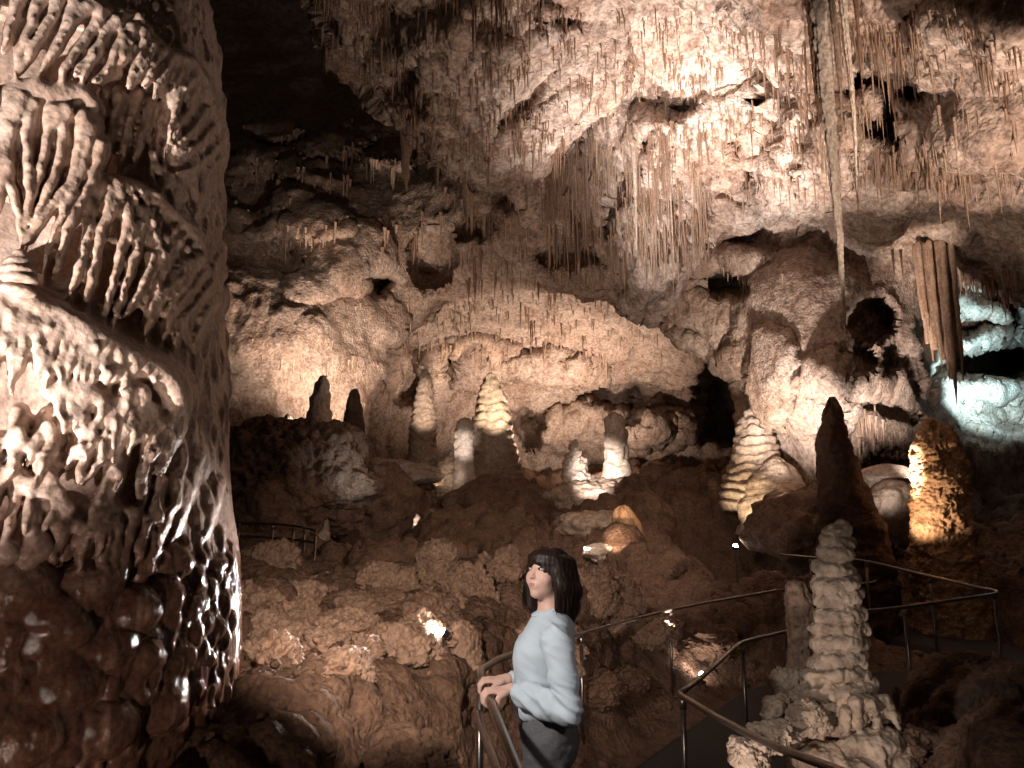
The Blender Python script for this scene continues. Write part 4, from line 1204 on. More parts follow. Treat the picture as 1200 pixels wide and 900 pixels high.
# ------------------------------------------------------------------ mounds, boulders and rubble
bl = boulder
bl('rock_mound', 'huge dark rock mound rising at the left behind the far handrail', 345, 566, 15.8, 84, 62, M['floor'], 1.0, sub=7, amp=0.3, kn=0.16, ks=2.0, rdepth=60, cat='rock mound')
bl('boulder', 'rounded reddish boulder right behind the far left handrail', 318, 608, 14.9, 46, 42, M['floor'], 2.0, sub=6, amp=0.2, kn=0.04, ks=3.5)
bl('rock_mound', 'pale flat topped mound carrying the white pillar stalagmite', 694, 592, 20.2, 58, 24, M['mite'], 3.0, sub=6, amp=0.25, kn=0.10, ks=2.5, cat='rock mound')
bl('boulder', 'bright lit ledge rock between the dark stalagmite and orange column', 1044, 562, 14.2, 40, 20, M['white'], 4.0, sub=5, amp=0.3, angular=1)
bl('boulder', 'tan rounded rock below the bright lit ledge rock', 1050, 600, 13.8, 34, 34, M['mite'], 5.0, sub=5, amp=0.2, kn=0.03, ks=4)
bl('boulder', 'pale block with a rough top below the rear slim stalagmite', 470, 556, 22.0, 42, 14, M['mite'], 6.0, sub=5, amp=0.3, kn=0.05, ks=3)
bl('boulder', 'dark hump between the left mound and the rear stalagmites', 440, 590, 17.0, 40, 40, M['floor'], 7.0, sub=5, amp=0.25, kn=0.12, ks=2)
bl('boulder', 'red brown hump below the widest rear stalagmite', 590, 600, 20.5, 60, 34, M['floor'], 8.0, sub=5, amp=0.25, kn=0.12, ks=2)
bl('boulder', 'dark shelf rock in front of the dark tunnel mouth', 815, 585, 20.0, 60, 22, M['floor'], 9.0, sub=5, amp=0.3, kn=0.1, ks=2)
bl('boulder', 'long white slab lying behind the woman', 704, 648, 12.9, 20, 9, M['white'], 10.0, sub=5, amp=0.4, rz=0.4, rdepth=9, kn=0.02, ks=6)
bl('boulder', 'pale ribbed rock left of the ochre cone stalagmite', 690, 618, 15.0, 36, 14, M['mite'], 11.0, sub=5, amp=0.3, kn=0.06, ks=4)
bl('boulder', 'bulky brown rock under the far handrail on the right', 935, 620, 14.5, 52, 34, M['floor'], 12.0, sub=5, amp=0.3, kn=0.08, ks=2)
bl('boulder', 'dim rounded boulder alone in the dark right corner', 1142, 792, 5.6, 26, 22, M['floor'], 13.0, sub=5, amp=0.2, kn=0.012, ks=12)
bl('boulder', 'dim low boulder near the bottom right corner', 1150, 880, 4.3, 40, 26, M['floor'], 14.0, sub=5, amp=0.25, kn=0.012, ks=12)
# popcorn knobs along the crest of the bank
for (x, y, Y, rx, ry, sd, lab) in [
    (514, 678, 6.9, 25, 36, 21, 'tall popcorn crusted knob on the bank directly above the lit lamp'),
    (585, 690, 7.1, 24, 40, 22, 'upright popcorn crusted knob just left of the womans face'),
    (553, 712, 6.7, 30, 34, 23, 'squat popcorn crusted knob between the two upright ones'),
    (454, 700, 6.6, 34, 28, 24, 'low popcorn crusted hump left of the lit lamp'),
    (385, 708, 6.5, 30, 26, 25, 'low popcorn crusted hump in the middle of the bank crest'),
    (420, 740, 6.1, 40, 32, 26, 'wide popcorn crusted swell on the face of the bank'),
    (690, 700, 7.6, 24, 30, 27, 'popcorn crusted knob just behind the womans shoulder'),
    (722, 712, 7.9, 24, 26, 28, 'popcorn crusted knob right of the one behind the shoulder'),
    (638, 760, 6.6, 40, 30, 29, 'popcorn crusted hump hidden behind the womans back'),
    (310, 690, 6.7, 36, 42, 30, 'smooth brown popcorn hump beside the flowstone column'),
    (760, 735, 8.4, 30, 18, 31, 'low popcorn crusted hump behind the left handrail post'),
    (480, 770, 5.7, 26, 22, 34, 'small popcorn crusted swell below the lit lamp'),
]:
    bl('popcorn_mound', lab, x, y, Y, rx, ry, M['popcorn'], sd * 1.3, sub=7, amp=0.38, kn=0.034, ks=15, cat='cave popcorn')
pr = random.Random(21)
for i in range(30):
    x = pr.uniform(285, 560); y = pr.uniform(706, 790); Y = np.interp(y, [700, 800], [6.4, 5.0])
    p = ground_hit(x, y)
    o = bl('popcorn_lump', 'rough popcorn crusted lump half sunk in the lit face of the bank', x, y, p[1] + 0.05, pr.uniform(14, 30), pr.uniform(10, 22), M['popcorn'], 70 + i * 1.9, sub=6, amp=0.4, kn=0.03, ks=15, cat='cave popcorn', group='popcorn lumps on the bank')
bl('rock_pillar', 'stout tan rock pillar on the bank right of the lit lamp', 538, 790, 5.6, 26, 62, M['popcorn'], 41.0, sub=6, amp=0.18, kn=0.012, ks=18, cat='rock pillar')
for i, (x, y, Y, rx, ry, lab) in enumerate([
    (928, 806, 4.55, 20, 18, 'smooth brown cobble at the left foot of the foreground stalagmite'),
    (912, 836, 4.3, 16, 15, 'small round cobble left of the foreground stalagmite base'),
    (948, 842, 4.15, 20, 17, 'pitted cobble in front of the foreground stalagmite base'),
    (880, 884, 3.75, 20, 18, 'pale cobble beside the bent handrail at the bottom'),
    (905, 862, 4.0, 24, 14, 'flat cobble between the handrail and the foreground stalagmite'),
    (1062, 878, 4.2, 26, 16, 'dark lumpy rock right of the foreground stalagmite base'),
    (430, 866, 4.4, 52, 26, 'broad brown rock shelf low on the bank'),
    (340, 878, 4.2, 52, 28, 'broad brown rock beside the foot of the flowstone column'),
    (480, 892, 3.8, 44, 18, 'flat reddish rock at the bottom edge left of the handrail'),
    (350, 800, 5.1, 50, 16, 'long ledge rock in the middle of the bank'),
    (450, 812, 4.9, 34, 26, 'angular brown rock below the small popcorn swell'),
    (700, 808, 7.0, 24, 14, 'dark rock at the foot of the handrail post behind the woman'),
    (735, 800, 7.6, 20, 11, 'small dark rock between the two left handrail posts'),
    (830, 752, 9.5, 30, 14, 'dark rock beside the small lit lamp by the path'),
]):
    bl('boulder', lab, x, y, Y, rx, ry, M['floor'] if i > 4 else M['mite'], 50 + i * 1.7, sub=6, amp=0.35, kn=0.012 if i < 5 else 0.03, ks=16 if i < 5 else 9, angular=0)


def rubble():
    v0, t0 = ico(2)
    variants = []
    for k in range(10):
        f = 1 + 0.5 * fbm(v0, 1.3, 2, 0.5, 5.0 * k + 1)
        v = v0 * f[:, None]
        for c in range(7):
            g = rng.normal(size=3); g /= np.linalg.norm(g); cc = rng.uniform(0.45, 0.85)
            h = v @ g; v = v - np.clip(h - cc, 0, None)[:, None] * g * 0.92
        variants.append(v)
    vs, ts, n = [], [], 0
    def put(x, y, r):
        nonlocal n
        z = ground_z(x, y)
        v = variants[int(rng.integers(0, 10))] * (r * rng.uniform(0.7, 1.3, 3))
        a = rng.uniform(0, 6.28); c, s = math.cos(a), math.sin(a)
        v = np.stack([v[:, 0] * c - v[:, 1] * s + x, v[:, 0] * s + v[:, 1] * c + y, v[:, 2] + z + r * 0.15], -1)
        vs.append(v); ts.append(t0 + n); n += len(v)
    made = 0
    while made < 2600:
        Y = 3.0 * (24 / 3.0) ** rng.random(); px = rng.uniform(255, 1200)
        x = (px - 600) / F * Y
        if path_dist(np.array([x]), np.array([Y]))[0][0] < 0.85: continue
        put(x, Y, Y * rng.uniform(0.0016, 0.008) * (1.0 if rng.random() < 0.92 else 1.9)); made += 1
    o = link('rubble', mesh_np('rubble', np.concatenate(vs), None, np.concatenate(ts)), M['floor'])
    tag(o, 'loose brown rubble scattered over the cave floor', 'rubble', kind='stuff')


rubble()

# ------------------------------------------------------------------ handrails
def handrail(label, runs, posts, r=0.0165, extra=(), zfoot=None):
    root = empty('handrail', P(*posts[0]).tolist())
    inv = -np.array(root.location)
    tag(root, label, 'handrail')
    for name, pts, sm in runs:
        w = [P(*p) for p in pts]
        w = smooth_line(w, sm) if sm > 1 else np.array(w)
        link(name, tube_mesh(name, w + inv, r), M['steel'], root)
    for p in posts:
        t = P(*p)
        pdm, pz = path_dist(np.array([t[0]]), np.array([t[1]]))
        zf = min(ground_z(t[0], t[1]), t[2] - 0.55) - 0.15
        if pdm[0] < 1.2: zf = min(zf, pz[0] - 0.1)
        zf = max(zf, t[2] - 1.3)
        link('post', tube_mesh('post', np.array([t + [0, 0, -0.012], (t + [0, 0, zf]) * [1, 1, 0.5] + [0, 0, -0.0], [t[0], t[1], zf]]) + inv, r * 0.9), M['steel'], root)
        cl = np.array([[t[0], t[1], t[2] - 0.075], [t[0], t[1], t[2] - 0.07], [t[0], t[1], t[2] - 0.025], [t[0], t[1], t[2] - 0.02]]) + inv
        link('collar', tube_mesh('collar', cl, np.array([.95, 1.28, 1.28, .95]) * r, 14), M['steel'], root)
        fl = np.array([[t[0], t[1], zf + 0.16], [t[0], t[1], zf + 0.17]]) + inv
        link('foot_flange', tube_mesh('foot_flange', fl, 0.05, 16), M['steel'], root)
    return root


handrail('long steel handrail the woman holds, running behind her along the left of the path',
         [('top_rail', [(690, 1120, 1.7), (640, 990, 1.98), (605, 900, 2.35), (580, 836, 2.85), (566.5, 800, 3.36), (563.5, 790, 3.52), (564, 786, 3.6), (574, 779, 3.76), (597, 768, 4.2), (668, 746, 6.3), (785, 715, 8.3), (870, 699, 9.6), (945, 686, 10.6)], 8),
          ('mid_rail', [(561, 836, 3.5), (566, 856, 3.25), (583, 902, 2.75), (612, 985, 2.25)], 8)],
         [(563, 789, 3.54), (681, 743, 6.55), (785, 715, 8.3), (938, 687, 10.5), (640, 990, 1.98)])
handrail('bent steel handrail on the right of the path in front of the foreground stalagmite',
         [('top_rail', [(1080, 938, 2.2), (975, 900, 2.85), (900, 871, 3.35), (845, 843, 3.9), (808, 821, 4.42), (797, 813, 4.62), (806, 806, 4.72), (832, 785, 5.4), (862, 758, 6.35), (876, 751, 6.65), (905, 744, 7.1), (945, 735, 7.7)], 8)],
         [(800, 815, 4.6), (870, 754, 6.5), (1000, 908, 2.7), (935, 737, 7.55)])
handrail('dark handrail hairpin around the far bend of the path at the right',
         [('top_rail', [(914, 650, 11.6), (960, 654, 11.3), (1010, 657, 10.9), (1080, 673, 9.9), (1140, 687, 9.0), (1164, 692, 8.7), (1168, 695, 8.55), (1155, 698, 8.4), (1100, 706, 7.9), (1050, 713, 7.6), (1008, 717, 7.4)], 8)],
         [(1165, 694, 8.7), (1090, 676, 9.75), (1015, 658, 10.85), (950, 654, 11.35), (1060, 712, 7.65)], r=0.019)
handrail('short looped end of a handrail behind the top of the foreground stalagmite',
         [('top_rail', [(985, 667, 12.2), (1010, 667, 12.0), (1022, 670, 11.8), (1026, 676, 11.6), (1024, 682, 11.5), (1008, 684, 11.4), (990, 685, 11.3)], 6)],
         [(1024, 680, 11.6)], r=0.02)
handrail('small handrail corner with a bright top far back near the dark stalagmite',
         [('top_rail', [(942, 634, 15.4), (960, 634, 15.4), (976, 634, 15.4)], 4)], [(942, 634, 15.4), (974, 634, 15.4)], r=0.026)
handrail('far left handrail on the upper trail beside the flowstone column',
         [('top_rail', [(240, 612, 12.4), (285, 612, 12.4), (320, 614, 12.2), (350, 617, 11.8), (371, 622, 11.4)], 6),
          ('mid_rail', [(240, 627, 12.4), (300, 629, 12.4), (340, 632, 12.0), (371, 636, 11.4)], 6)],
         [(320, 614, 12.2), (370, 622, 11.4), (357, 619, 11.7), (344, 616, 11.9), (280, 612, 12.4)], r=0.02)

# ------------------------------------------------------------------ lamps among the rocks
LAMPS = []


def fixture(label, px, py, Y, aim, power, color, cone, size=0.06, group=None, on_ground=False, blend=0.7, soft=0.05):
    p = P(px, py, Y)
    if on_ground:
        p[2] = max(p[2], ground_z(p[0], p[1]) + size * 1.25)
    a = Vector(aim) - Vector(p)
    face = a.normalized() + (Vector(CAM) - Vector(p)).normalized() * 0.9 + Vector((0, 0, 0.1))
    rot = face.to_track_quat('Z', 'Y')
    root = empty('cave_lamp', p)
    tag(root, label, 'lamp', group)
    k = size
    prof = [(-1.3, 0.0), (-1.3, 0.5), (-1.1, 0.62), (-0.3, 0.85), (0.0, 0.95), (0.0, 0.86), (-0.04, 0.8)]
    a_ = np.linspace(0, 2 * np.pi, 24, endpoint=False)
    v = np.array([[r * k * math.cos(t), r * k * math.sin(t), z * k] for z, r in prof for t in a_])
    h = link('housing', mesh_np('housing', v, grid_quads(len(prof), 24, wrap=True)), M['black'], root)
    v2 = np.array([[r * k * math.cos(t), r * k * math.sin(t), z * k] for z, r in [(-0.02, .82), (0.25, .76), (0.5, .58), (0.66, .32), (0.72, 0.02)] for t in a_])
    l = link('lens', mesh_np('lens', v2, grid_quads(5, 24, wrap=True)), M['lens'], root)
    h.rotation_mode = l.rotation_mode = 'QUATERNION'
    h.rotation_quaternion = l.rotation_quaternion = rot
    st = link('stake', tube_mesh('stake', [(0, 0, -max(0.3, p[2] - ground_z(p[0], p[1]) + 0.1)), (0, 0, -0.15), (0, 0, -k * .4)], k * 0.16, 8), M['black'], root)
    LAMPS.append((Vector(p) + face.normalized() * k * 0.95, aim, power, color, cone, blend, soft))
    return root


# visible lamps; the unseen ones are added further down
fixture('lit lamp glaring on the near bank left of the tan rock pillar', 519, 741, 5.3, P(440, 715, 6.0), 11, (1, .86, .76), 165,  0.035, on_ground=True, blend=1)
fixture('small lit lamp on the rocks below the left handrail beside the path', 822, 790, 8.8, P(800, 725, 10), 14, (1, .84, .72), 150, 0.04, on_ground=True)
fixture('tiny lit lamp far back below the dark shelf rock', 838, 705, 13.6, P(842, 635, 14.2), 10, (1, .88, .8), 150, 0.05, on_ground=True)
fixture('tiny lit lamp just right of the white pillar stalagmite', 756, 650, 19.0, P(722, 540, 20.4), 300, (1, .86, .76), 60, 0.07, on_ground=True)
fixture('tiny lit lamp left of the layered golden stalagmite', 862, 640, 15.0, P(888, 512, 17), 330, (1, .78, .52), 62, 0.06, on_ground=True)
fixture('tiny lit lamp among white rocks in the middle distance', 492, 612, 17.6, P(478, 598, 19), 40, (.92, .95, 1), 130, 0.06, on_ground=True)
# ------------------------------------------------------------------ the woman at the handrail
M['skin'] = plain('skin', (0.68, 0.425, 0.335), 0.48, spec=0.35, noise=0.05, nscale=40)
M['skin'].node_tree.nodes['Principled BSDF'].inputs['Subsurface Weight'].default_value = 0.15
M['skin'].node_tree.nodes['Principled BSDF'].inputs['Subsurface Radius'].default_value = (0.012, 0.005, 0.003)
M['hair'] = plain('black_hair', (0.020, 0.010, 0.007), 0.5, spec=0.3, noise=0.3, nscale=60)
M['knit'] = plain('pale_blue_knit', (0.53, 0.605, 0.66), 0.9, spec=0.15, noise=0.04, nscale=420, bump=0.12)
M['denim'] = plain('grey_trouser_cloth', (0.12, 0.118, 0.125), 0.9, spec=0.15, noise=0.12, nscale=90, bump=0.2)
M['lip'] = plain('lip', (0.50, 0.16, 0.14), 0.45)
M['eyewhite'] = plain('eye_white', (0.52, 0.48, 0.46), 0.3)
M['iris'] = plain('dark_iris', (0.015, 0.01, 0.008), 0.2)
M['shoe'] = plain('dark_shoe', (0.05, 0.05, 0.055), 0.7)

PY = 3.2
FLOOR_Z = -0.01


def build_person():
    B = lambda px, py, dy=0.0: P(px, py, PY + dy)
    Bn = lambda px, py, dy=0.0: np.array([*(lambda p: (p[0], PY + dy, p[2]))(P(px, py, PY))])      # pixel in the plane of the body, then moved in depth
    root = empty('person', (0.14, PY, FLOOR_Z))
    off = -np.array(root.location)
    tag(root, 'woman in pale blue sweater with black bob looking up, hands on rail', 'person')
    lo, hi = (-0.26, 2.78, -0.02), (0.54, 3.62, 1.72)
    # ---- head frame
    Hc = Bn(641.5, 671, 0.0)
    yaw = rad(44); up = rad(8)
    f = np.array([-math.sin(yaw) * math.cos(up), -math.cos(yaw) * math.cos(up), math.sin(up)])
    sd = np.array([math.cos(yaw), -math.sin(yaw), 0.0])            # towards her left ear, the near side
    u = np.cross(sd, f); u /= np.linalg.norm(u)
    if u[2] < 0: u = -u
    Rm = np.stack([sd, f, u], 1)
    H = lambda s, a, b: Hc + sd * s + f * a + u * b
    # ---- skeleton
    shN, shF = Bn(650, 744, -0.165), Bn(648, 741, 0.16)
    rail_t = P(580, 836, 2.85) - P(566, 798, 3.38); rail_t /= np.linalg.norm(rail_t)
    railN = P(573.5, 819, 3.08); railF = P(569, 806, 3.25)
    elN = Bn(663, 816, -0.235); elF = Bn(646, 812, 0.2)
    hor = np.array([-rail_t[1], rail_t[0], 0]); hor /= np.linalg.norm(hor)
    if hor[0] < 0: hor = -hor                                      # from the rail towards her
    wrN = railN + hor * 0.088 + np.array([0, 0, 0.030]); wrF = railF + hor * 0.088 + np.array([0, 0, 0.028])
    chest = Bn(638, 762); waist = Bn(639, 818); hip = Bn(641, 858)

    S = SDF(lo, hi, 0.0046)
    # head
    S.ell(H(0, -0.012, 0.012), (0.070, 0.088, 0.090), 0.01, Rm)
    S.ell(H(0, 0.026, -0.040), (0.054, 0.056, 0.066), 0.02, Rm)
    S.ell(H(0, 0.060, -0.088), (0.020, 0.018, 0.016), 0.02, Rm)
    for s in (-1, 1):
        S.ell(H(0.034 * s, 0.052, -0.028), (0.024, 0.022, 0.024), 0.02, Rm)
        S.ell(H(0.071 * s, -0.008, -0.012), (0.009, 0.018, 0.03), 0.006, Rm)
        S.ell(H(0.030 * s, 0.086, 0.008), (0.017, 0.012, 0.009), 0.008, Rm, carve=True)
    S.capsule(H(0, 0.078, 0.010), H(0, 0.094, -0.023), 0.006, 0.0085, 0.012)
    for s in (-1, 1): S.ell(H(0.008 * s, 0.086, -0.026), (0.006, 0.008, 0.0052), 0.006, Rm)
    S.ell(H(0, 0.076, -0.055), (0.022, 0.012, 0.014), 0.012, Rm)
    # neck, trunk, legs
    S.chain([H(0, -0.015, -0.05), Bn(645, 712), Bn(646, 730)], [0.048, 0.045, 0.058], 0.02)
    S.ell(chest, (0.088, 0.125, 0.14), 0.03); S.ell(waist, (0.080, 0.108, 0.13), 0.04); S.ell(hip, (0.098, 0.140, 0.11), 0.04)
    S.chain([shN, Bn(648, 728), shF], [0.05, 0.055, 0.05], 0.03)
    legs = []
    for s in (-1, 1):
        k = Bn(641, 858, 0.083 * s); kn = np.array([k[0] - 0.015, PY + 0.09 * s, 0.47]); an = np.array([k[0] + 0.03, PY + 0.085 * s, 0.085])
        legs.append((k, kn, an))
        S.chain([k, (k + kn) / 2, kn, (kn + an) / 2 + np.array([.012, 0, .03]), an], [0.082, 0.07, 0.05, 0.048, 0.034], 0.02)
        S.chain([an + np.array([.02, 0, -.04]), an + np.array([-.14, -.02, -.06])], [0.036, 0.026], 0.02)
    # arms and hands
    for (sh, el, wr, rl, sg) in ((shN, elN, wrN, railN, 1), (shF, elF, wrF, railF, -1)):
        S.chain([sh, (sh + el) / 2, el, el + (wr - el) * .35, wr], [0.047, 0.043, 0.037, 0.037, 0.024], 0.012)
        pc = rl + hor * 0.045 + np.array([0, 0, 0.031])
        S.chain([wr, pc + hor * 0.012], [0.022, 0.018], 0.01)
        for j in range(4): S.chain([wr + rail_t * (j - 1.5) * 0.010, rl + rail_t * (j - 1.5) * 0.0195 + hor * 0.022 + np.array([0, 0, 0.029])], [0.0125, 0.0095], 0.008)
        for j in range(4):
            o = rl + rail_t * (j - 1.5) * 0.0205 * sg
            ln = (0.92, 1.0, 0.97, 0.8)[j]; z = np.array([0, 0, 1.0])
            S.chain([o + hor * 0.022 + z * 0.030, o - hor * 0.010 * ln + z * 0.0285, o - hor * 0.027 * ln + z * 0.010, o - hor * 0.026 * ln - z * 0.012 * ln, o - hor * 0.010 - z * 0.026 * ln],
                    [0.0088, 0.0082, 0.0078, 0.0072, 0.0062], 0.0015)
        tb = wr + rail_t * 0.02 - hor * 0.02
        S.chain([tb, rl + rail_t * 0.050 + hor * 0.030 + np.array([0, 0, 0.012]), rl + rail_t * 0.052 + hor * 0.027 - np.array([0, 0, 0.012]), rl + rail_t * 0.046 + hor * 0.010 - np.array([0, 0, 0.030])], [0.0135, 0.0115, 0.0095, 0.008], 0.004)
    v, q = S.mesh(); v = lap(v, q, 1, 0.5)
    if ((vnormals(v, q)) * (v - v.mean(0))).sum() < 0: q = q[:, ::-1].copy()
    link('body', mesh_np('body', v + off, q), M['skin'], root)

    # ---- sweater
    S = SDF(lo, hi, 0.0055)
    S.ell(Bn(638, 764), (0.104, 0.132, 0.135), 0.03)
    for s in (-1, 1): S.ell(Bn(619, 768, 0.055 * s), (0.056, 0.058, 0.060), 0.05)
    S.ell(Bn(636, 800), (0.108, 0.124, 0.13), 0.05)
    S.ell(Bn(635, 822), (0.116, 0.132, 0.09), 0.03)
    S.ell(Bn(650, 744), (0.075, 0.13, 0.085), 0.03)
    S.chain([shN * .9 + Bn(648, 730) * .1, Bn(647, 730), shF], [0.050, 0.058, 0.055], 0.05)
    for (sh, el, wr) in ((shN, elN, wrN), (shF, elF, wrF)):
        m = (sh + el) / 2
        S.chain([sh, m, el + (sh - el) * .12, el, el + (wr - el) * .3, el + (wr - el) * .62, wr + (el - wr) * .14], [0.053, 0.048, 0.041, 0.038, 0.037, 0.036, 0.033], 0.012)
        # bunched folds along the sleeve
        for k, t in enumerate((0.05, 0.16, 0.30, 0.46, 0.60, 0.72, 0.82)):
            c = el + (wr - el) * t
            S.capsule(c + np.array([0, 0, -.02]), c + np.array([0.012, -.014, .022]), 0.030 - .008 * t, 0.026 - .008 * t, 0.012)
    sl, x = S.box(lo, hi)
    hem = Bn(640, 833)[2]
    cutp = hem - x[..., 2] + 0.10 * (x[..., 0] - 0.14)               # hem dips at the back
    S.a[sl] = np.maximum(S.a[sl], np.where(np.abs(x[..., 0] - 0.14) < 0.24, cutp, -1))
    # neckline
    nk = Bn(645, 712)
    S.ell(nk + np.array([-0.012, 0, 0.035]), (0.062, 0.068, 0.05), 0.008, carve=True)
    v, q = S.mesh(); v = lap(v, q, 1, 0.5); n = vnormals(v, q)
    if (n * (v - v.mean(0))).sum() < 0: q = q[:, ::-1].copy(); n = -n
    # cloth folds: creases run from the shoulder and pool over the hem and elbow
    lowz = np.clip((Bn(640, 775)[2] - v[:, 2]) / 0.15, 0.15, 1)
    arm = np.clip((PY - 0.10 - v[:, 1]) / 0.08, 0, 1)
    fold = fbm(v + np.stack([v[:, 2] * .35, v[:, 2] * 0, -v[:, 0] * .5], -1), 9, 3, 0.5, 3, (1.0, 1.0, 2.1))
    v = v + n * (0.009 * fbm(v, 7, 3, .45, 3, (1, 1, 1.5)) * lowz + 0.0125 * billow(v + np.stack([v[:, 2] * .6, v[:, 0] * 0, v[:, 0] * .5], -1), 8, 2, .5, 7, (.6, .6, 1.8)) * np.clip(arm * .5 + .15 + .4 * lowz, 0, 1))[:, None]
    sw = link('sweater', mesh_np('sweater', v + off, q), M['knit'], root)
    for el, wr in ((elN, wrN), (elF, wrF)):
        d = el - wr
        link('cuff', tube_mesh('cuff', np.array([wr + d * t for t in (0.055, 0.07, 0.12, 0.17, 0.19)]) + off, [0.030, 0.0325, 0.034, 0.034, 0.030], 24), M['knit'], sw)
    # ribbed neckband and hem
    a = np.linspace(0, 2 * np.pi, 41)
    ring = np.stack([nk[0] - 0.006 + 0.062 * np.cos(a), nk[1] + 0.066 * np.sin(a), nk[2] - 0.010 + 0.020 * np.cos(a)], -1)
    link('neckband', tube_mesh('neckband', ring + off, 0.0085, 10, False), M['knit'], sw)
    # ---- trousers
    S = SDF(lo, hi, 0.0065)
    S.ell(hip, (0.110, 0.150, 0.125), 0.02); S.ell(Bn(652, 868), (0.085, 0.145, 0.09), 0.04); S.ell(Bn(640, 838), (0.096, 0.132, 0.08), 0.03)
    for (k, kn, an) in legs:
        S.chain([k, (k + kn) / 2, kn, (kn + an) / 2, an + np.array([0, 0, .01])], [0.094, 0.085, 0.072, 0.066, 0.062], 0.03)
    sl, x = S.box(lo, hi)
    S.a[sl] = np.maximum(S.a[sl], x[..., 2] - (hem + 0.035))
    v, q = S.mesh(); v = lap(v, q, 1, 0.5); n = vnormals(v, q)
    if (n * (v - v.mean(0)) * np.array([1, 1, 0])).sum() < 0: q = q[:, ::-1].copy(); n = -n
    v = v + n * (0.006 * fbm(v, 11, 3, .5, 9, (1, 1, 1.4)))[:, None]
    link('trousers', mesh_np('trousers', v + off, q), M['denim'], root)
    for (k, kn, an) in legs:
        S = SDF(an - np.array([.24, .1, .14]), an + np.array([.12, .1, .06]), 0.006)
        S.chain([an + np.array([.03, 0, -.035]), an + np.array([-.06, -.01, -.045]), an + np.array([-.145, -.02, -.056])], [0.045, 0.042, 0.032], 0.02)
        sl, x = S.box(S.lo, S.lo + S.n * S.h); S.a[sl] = np.maximum(S.a[sl], 0.0 - x[..., 2] + FLOOR_Z)
        v, q = S.mesh()
        if (vnormals(v, q) * (v - v.mean(0))).sum() < 0: q = q[:, ::-1].copy()
        link('shoe', mesh_np('shoe', v + off, q), M['shoe'], root)
    # ---- hair
    S = SDF(Hc - np.array([.19, .19, .24]), Hc + np.array([.19, .19, .17]), 0.0040)
    S.ell(H(0, -0.016, 0.010), (0.081, 0.098, 0.092), 0.01, Rm)
    S.ell(H(0, -0.055, -0.075), (0.082, 0.052, 0.125), 0.03, Rm)
    z = np.array([0, 0, 1.0])
    for s in (-1, 1):
        for a, l, r in ((0.030, .150, .017), (0.012, .165, .021), (-0.012, .175, .024), (-0.04, .185, .027), (-0.068, .19, .028)):
            top = H(0.062 * s, a * .9, 0.045)
            S.chain([top, top - z * (l + .03) * .5 + sd * s * 0.020, top - z * (l + .035) + f * 0.008 + sd * s * .010], [r * .9, r * 1.1, r * .5], 0.02)
    for s in (-0.05, -0.025, 0, 0.025, .05):
        top = H(s, -0.085, -0.02)
        S.chain([top, top - z * .10, top - z * .172 + f * .01], [.03, .034, .018], 0.02)
    S.ell(H(0, 0.105, -0.052), (0.054, 0.082, 0.083), 0.008, Rm, carve=True)
    S.ell(H(0, 0.02, -0.115), (0.05, 0.075, 0.05), 0.01, Rm, carve=True)
    # fringe in separate locks
    for k in range(19):
        s = -0.066 + 0.0073 * k
        lift = 0.016 * math.exp(-((s + 0.012) / 0.018) ** 2) + (0.004 if k % 3 == 0 else 0)
        S.chain([H(s * .85, 0.046 - 6 * s * s, 0.074), H(s, 0.071 - 8 * s * s, 0.056), H(s * 1.05, 0.081 - 9 * s * s, 0.028 + lift)], [0.010, 0.0085, 0.0028], 0.008)
    v, q = S.mesh(); v = lap(v, q, 4, 0.5); n = vnormals(v, q)
    if (n * (v - v.mean(0))).sum() < 0: q = q[:, ::-1].copy(); n = -n
    v = v + n * (0.0018 * billow(v, 80, 2, .5, 4, (1, 1, 0.07)))[:, None]
    hr = link('hair', mesh_np('hair', v + off, q), M['hair'], root)
    # loose strands over the cap and at the ends
    rr = random.Random(4); sv, sq, k0 = [], [], 0
    for i in range(420):
        az = rr.uniform(-2.15, 2.15)                                # 0 is the back of the head
        pts = []
        L = rr.uniform(0.14, 0.178)
        g = rr.uniform(0.0, 0.0045)
        for t in np.linspace(0.25, 1, 7):
            el_ = (1 - t) * math.pi / 2
            pts.append(H(math.sin(az) * math.cos(el_) * (0.083 + g), -0.016 - math.cos(az) * math.cos(el_) * (0.100 + g), 0.010 + math.sin(el_) * (0.094 + g)))
        base = pts[-1]; outw = base - H(0, -0.016, 0.01); outw /= np.linalg.norm(outw)
        sway = rr.uniform(-0.012, 0.012)
        for t in np.linspace(0.15, 1, 7):
            pts.append(base - z * L * t + outw * (0.016 * math.sin(t * 2.2) + g) + np.array([sway * t * t, sway * .5 * t * t, 0]))
        me_r = np.interp(np.linspace(0, 1, len(pts)), [0, .2, .8, 1], [.0005, .0012, .0012, .0003])
        p = np.array(pts); d = np.gradient(p, axis=0); d /= np.linalg.norm(d, axis=1, keepdims=True)
        a_ = np.cross(d, outw); a_ /= np.linalg.norm(a_, axis=1, keepdims=True) + 1e-9; b_ = np.cross(d, a_)
        th = np.arange(4) * math.pi / 2
        ring = p[:, None] + me_r[:, None, None] * (np.cos(th)[None, :, None] * a_[:, None] + np.sin(th)[None, :, None] * b_[:, None])
        sv.append(ring.reshape(-1, 3)); sq.append(grid_quads(len(p), 4, wrap=True) + k0); k0 += len(p) * 4
    link('loose_strands', mesh_np('loose_strands', np.concatenate(sv) + off, np.concatenate(sq)), M['hair'], hr)
    # ---- eyes, brows, lips
    vi, ti = ico(4)
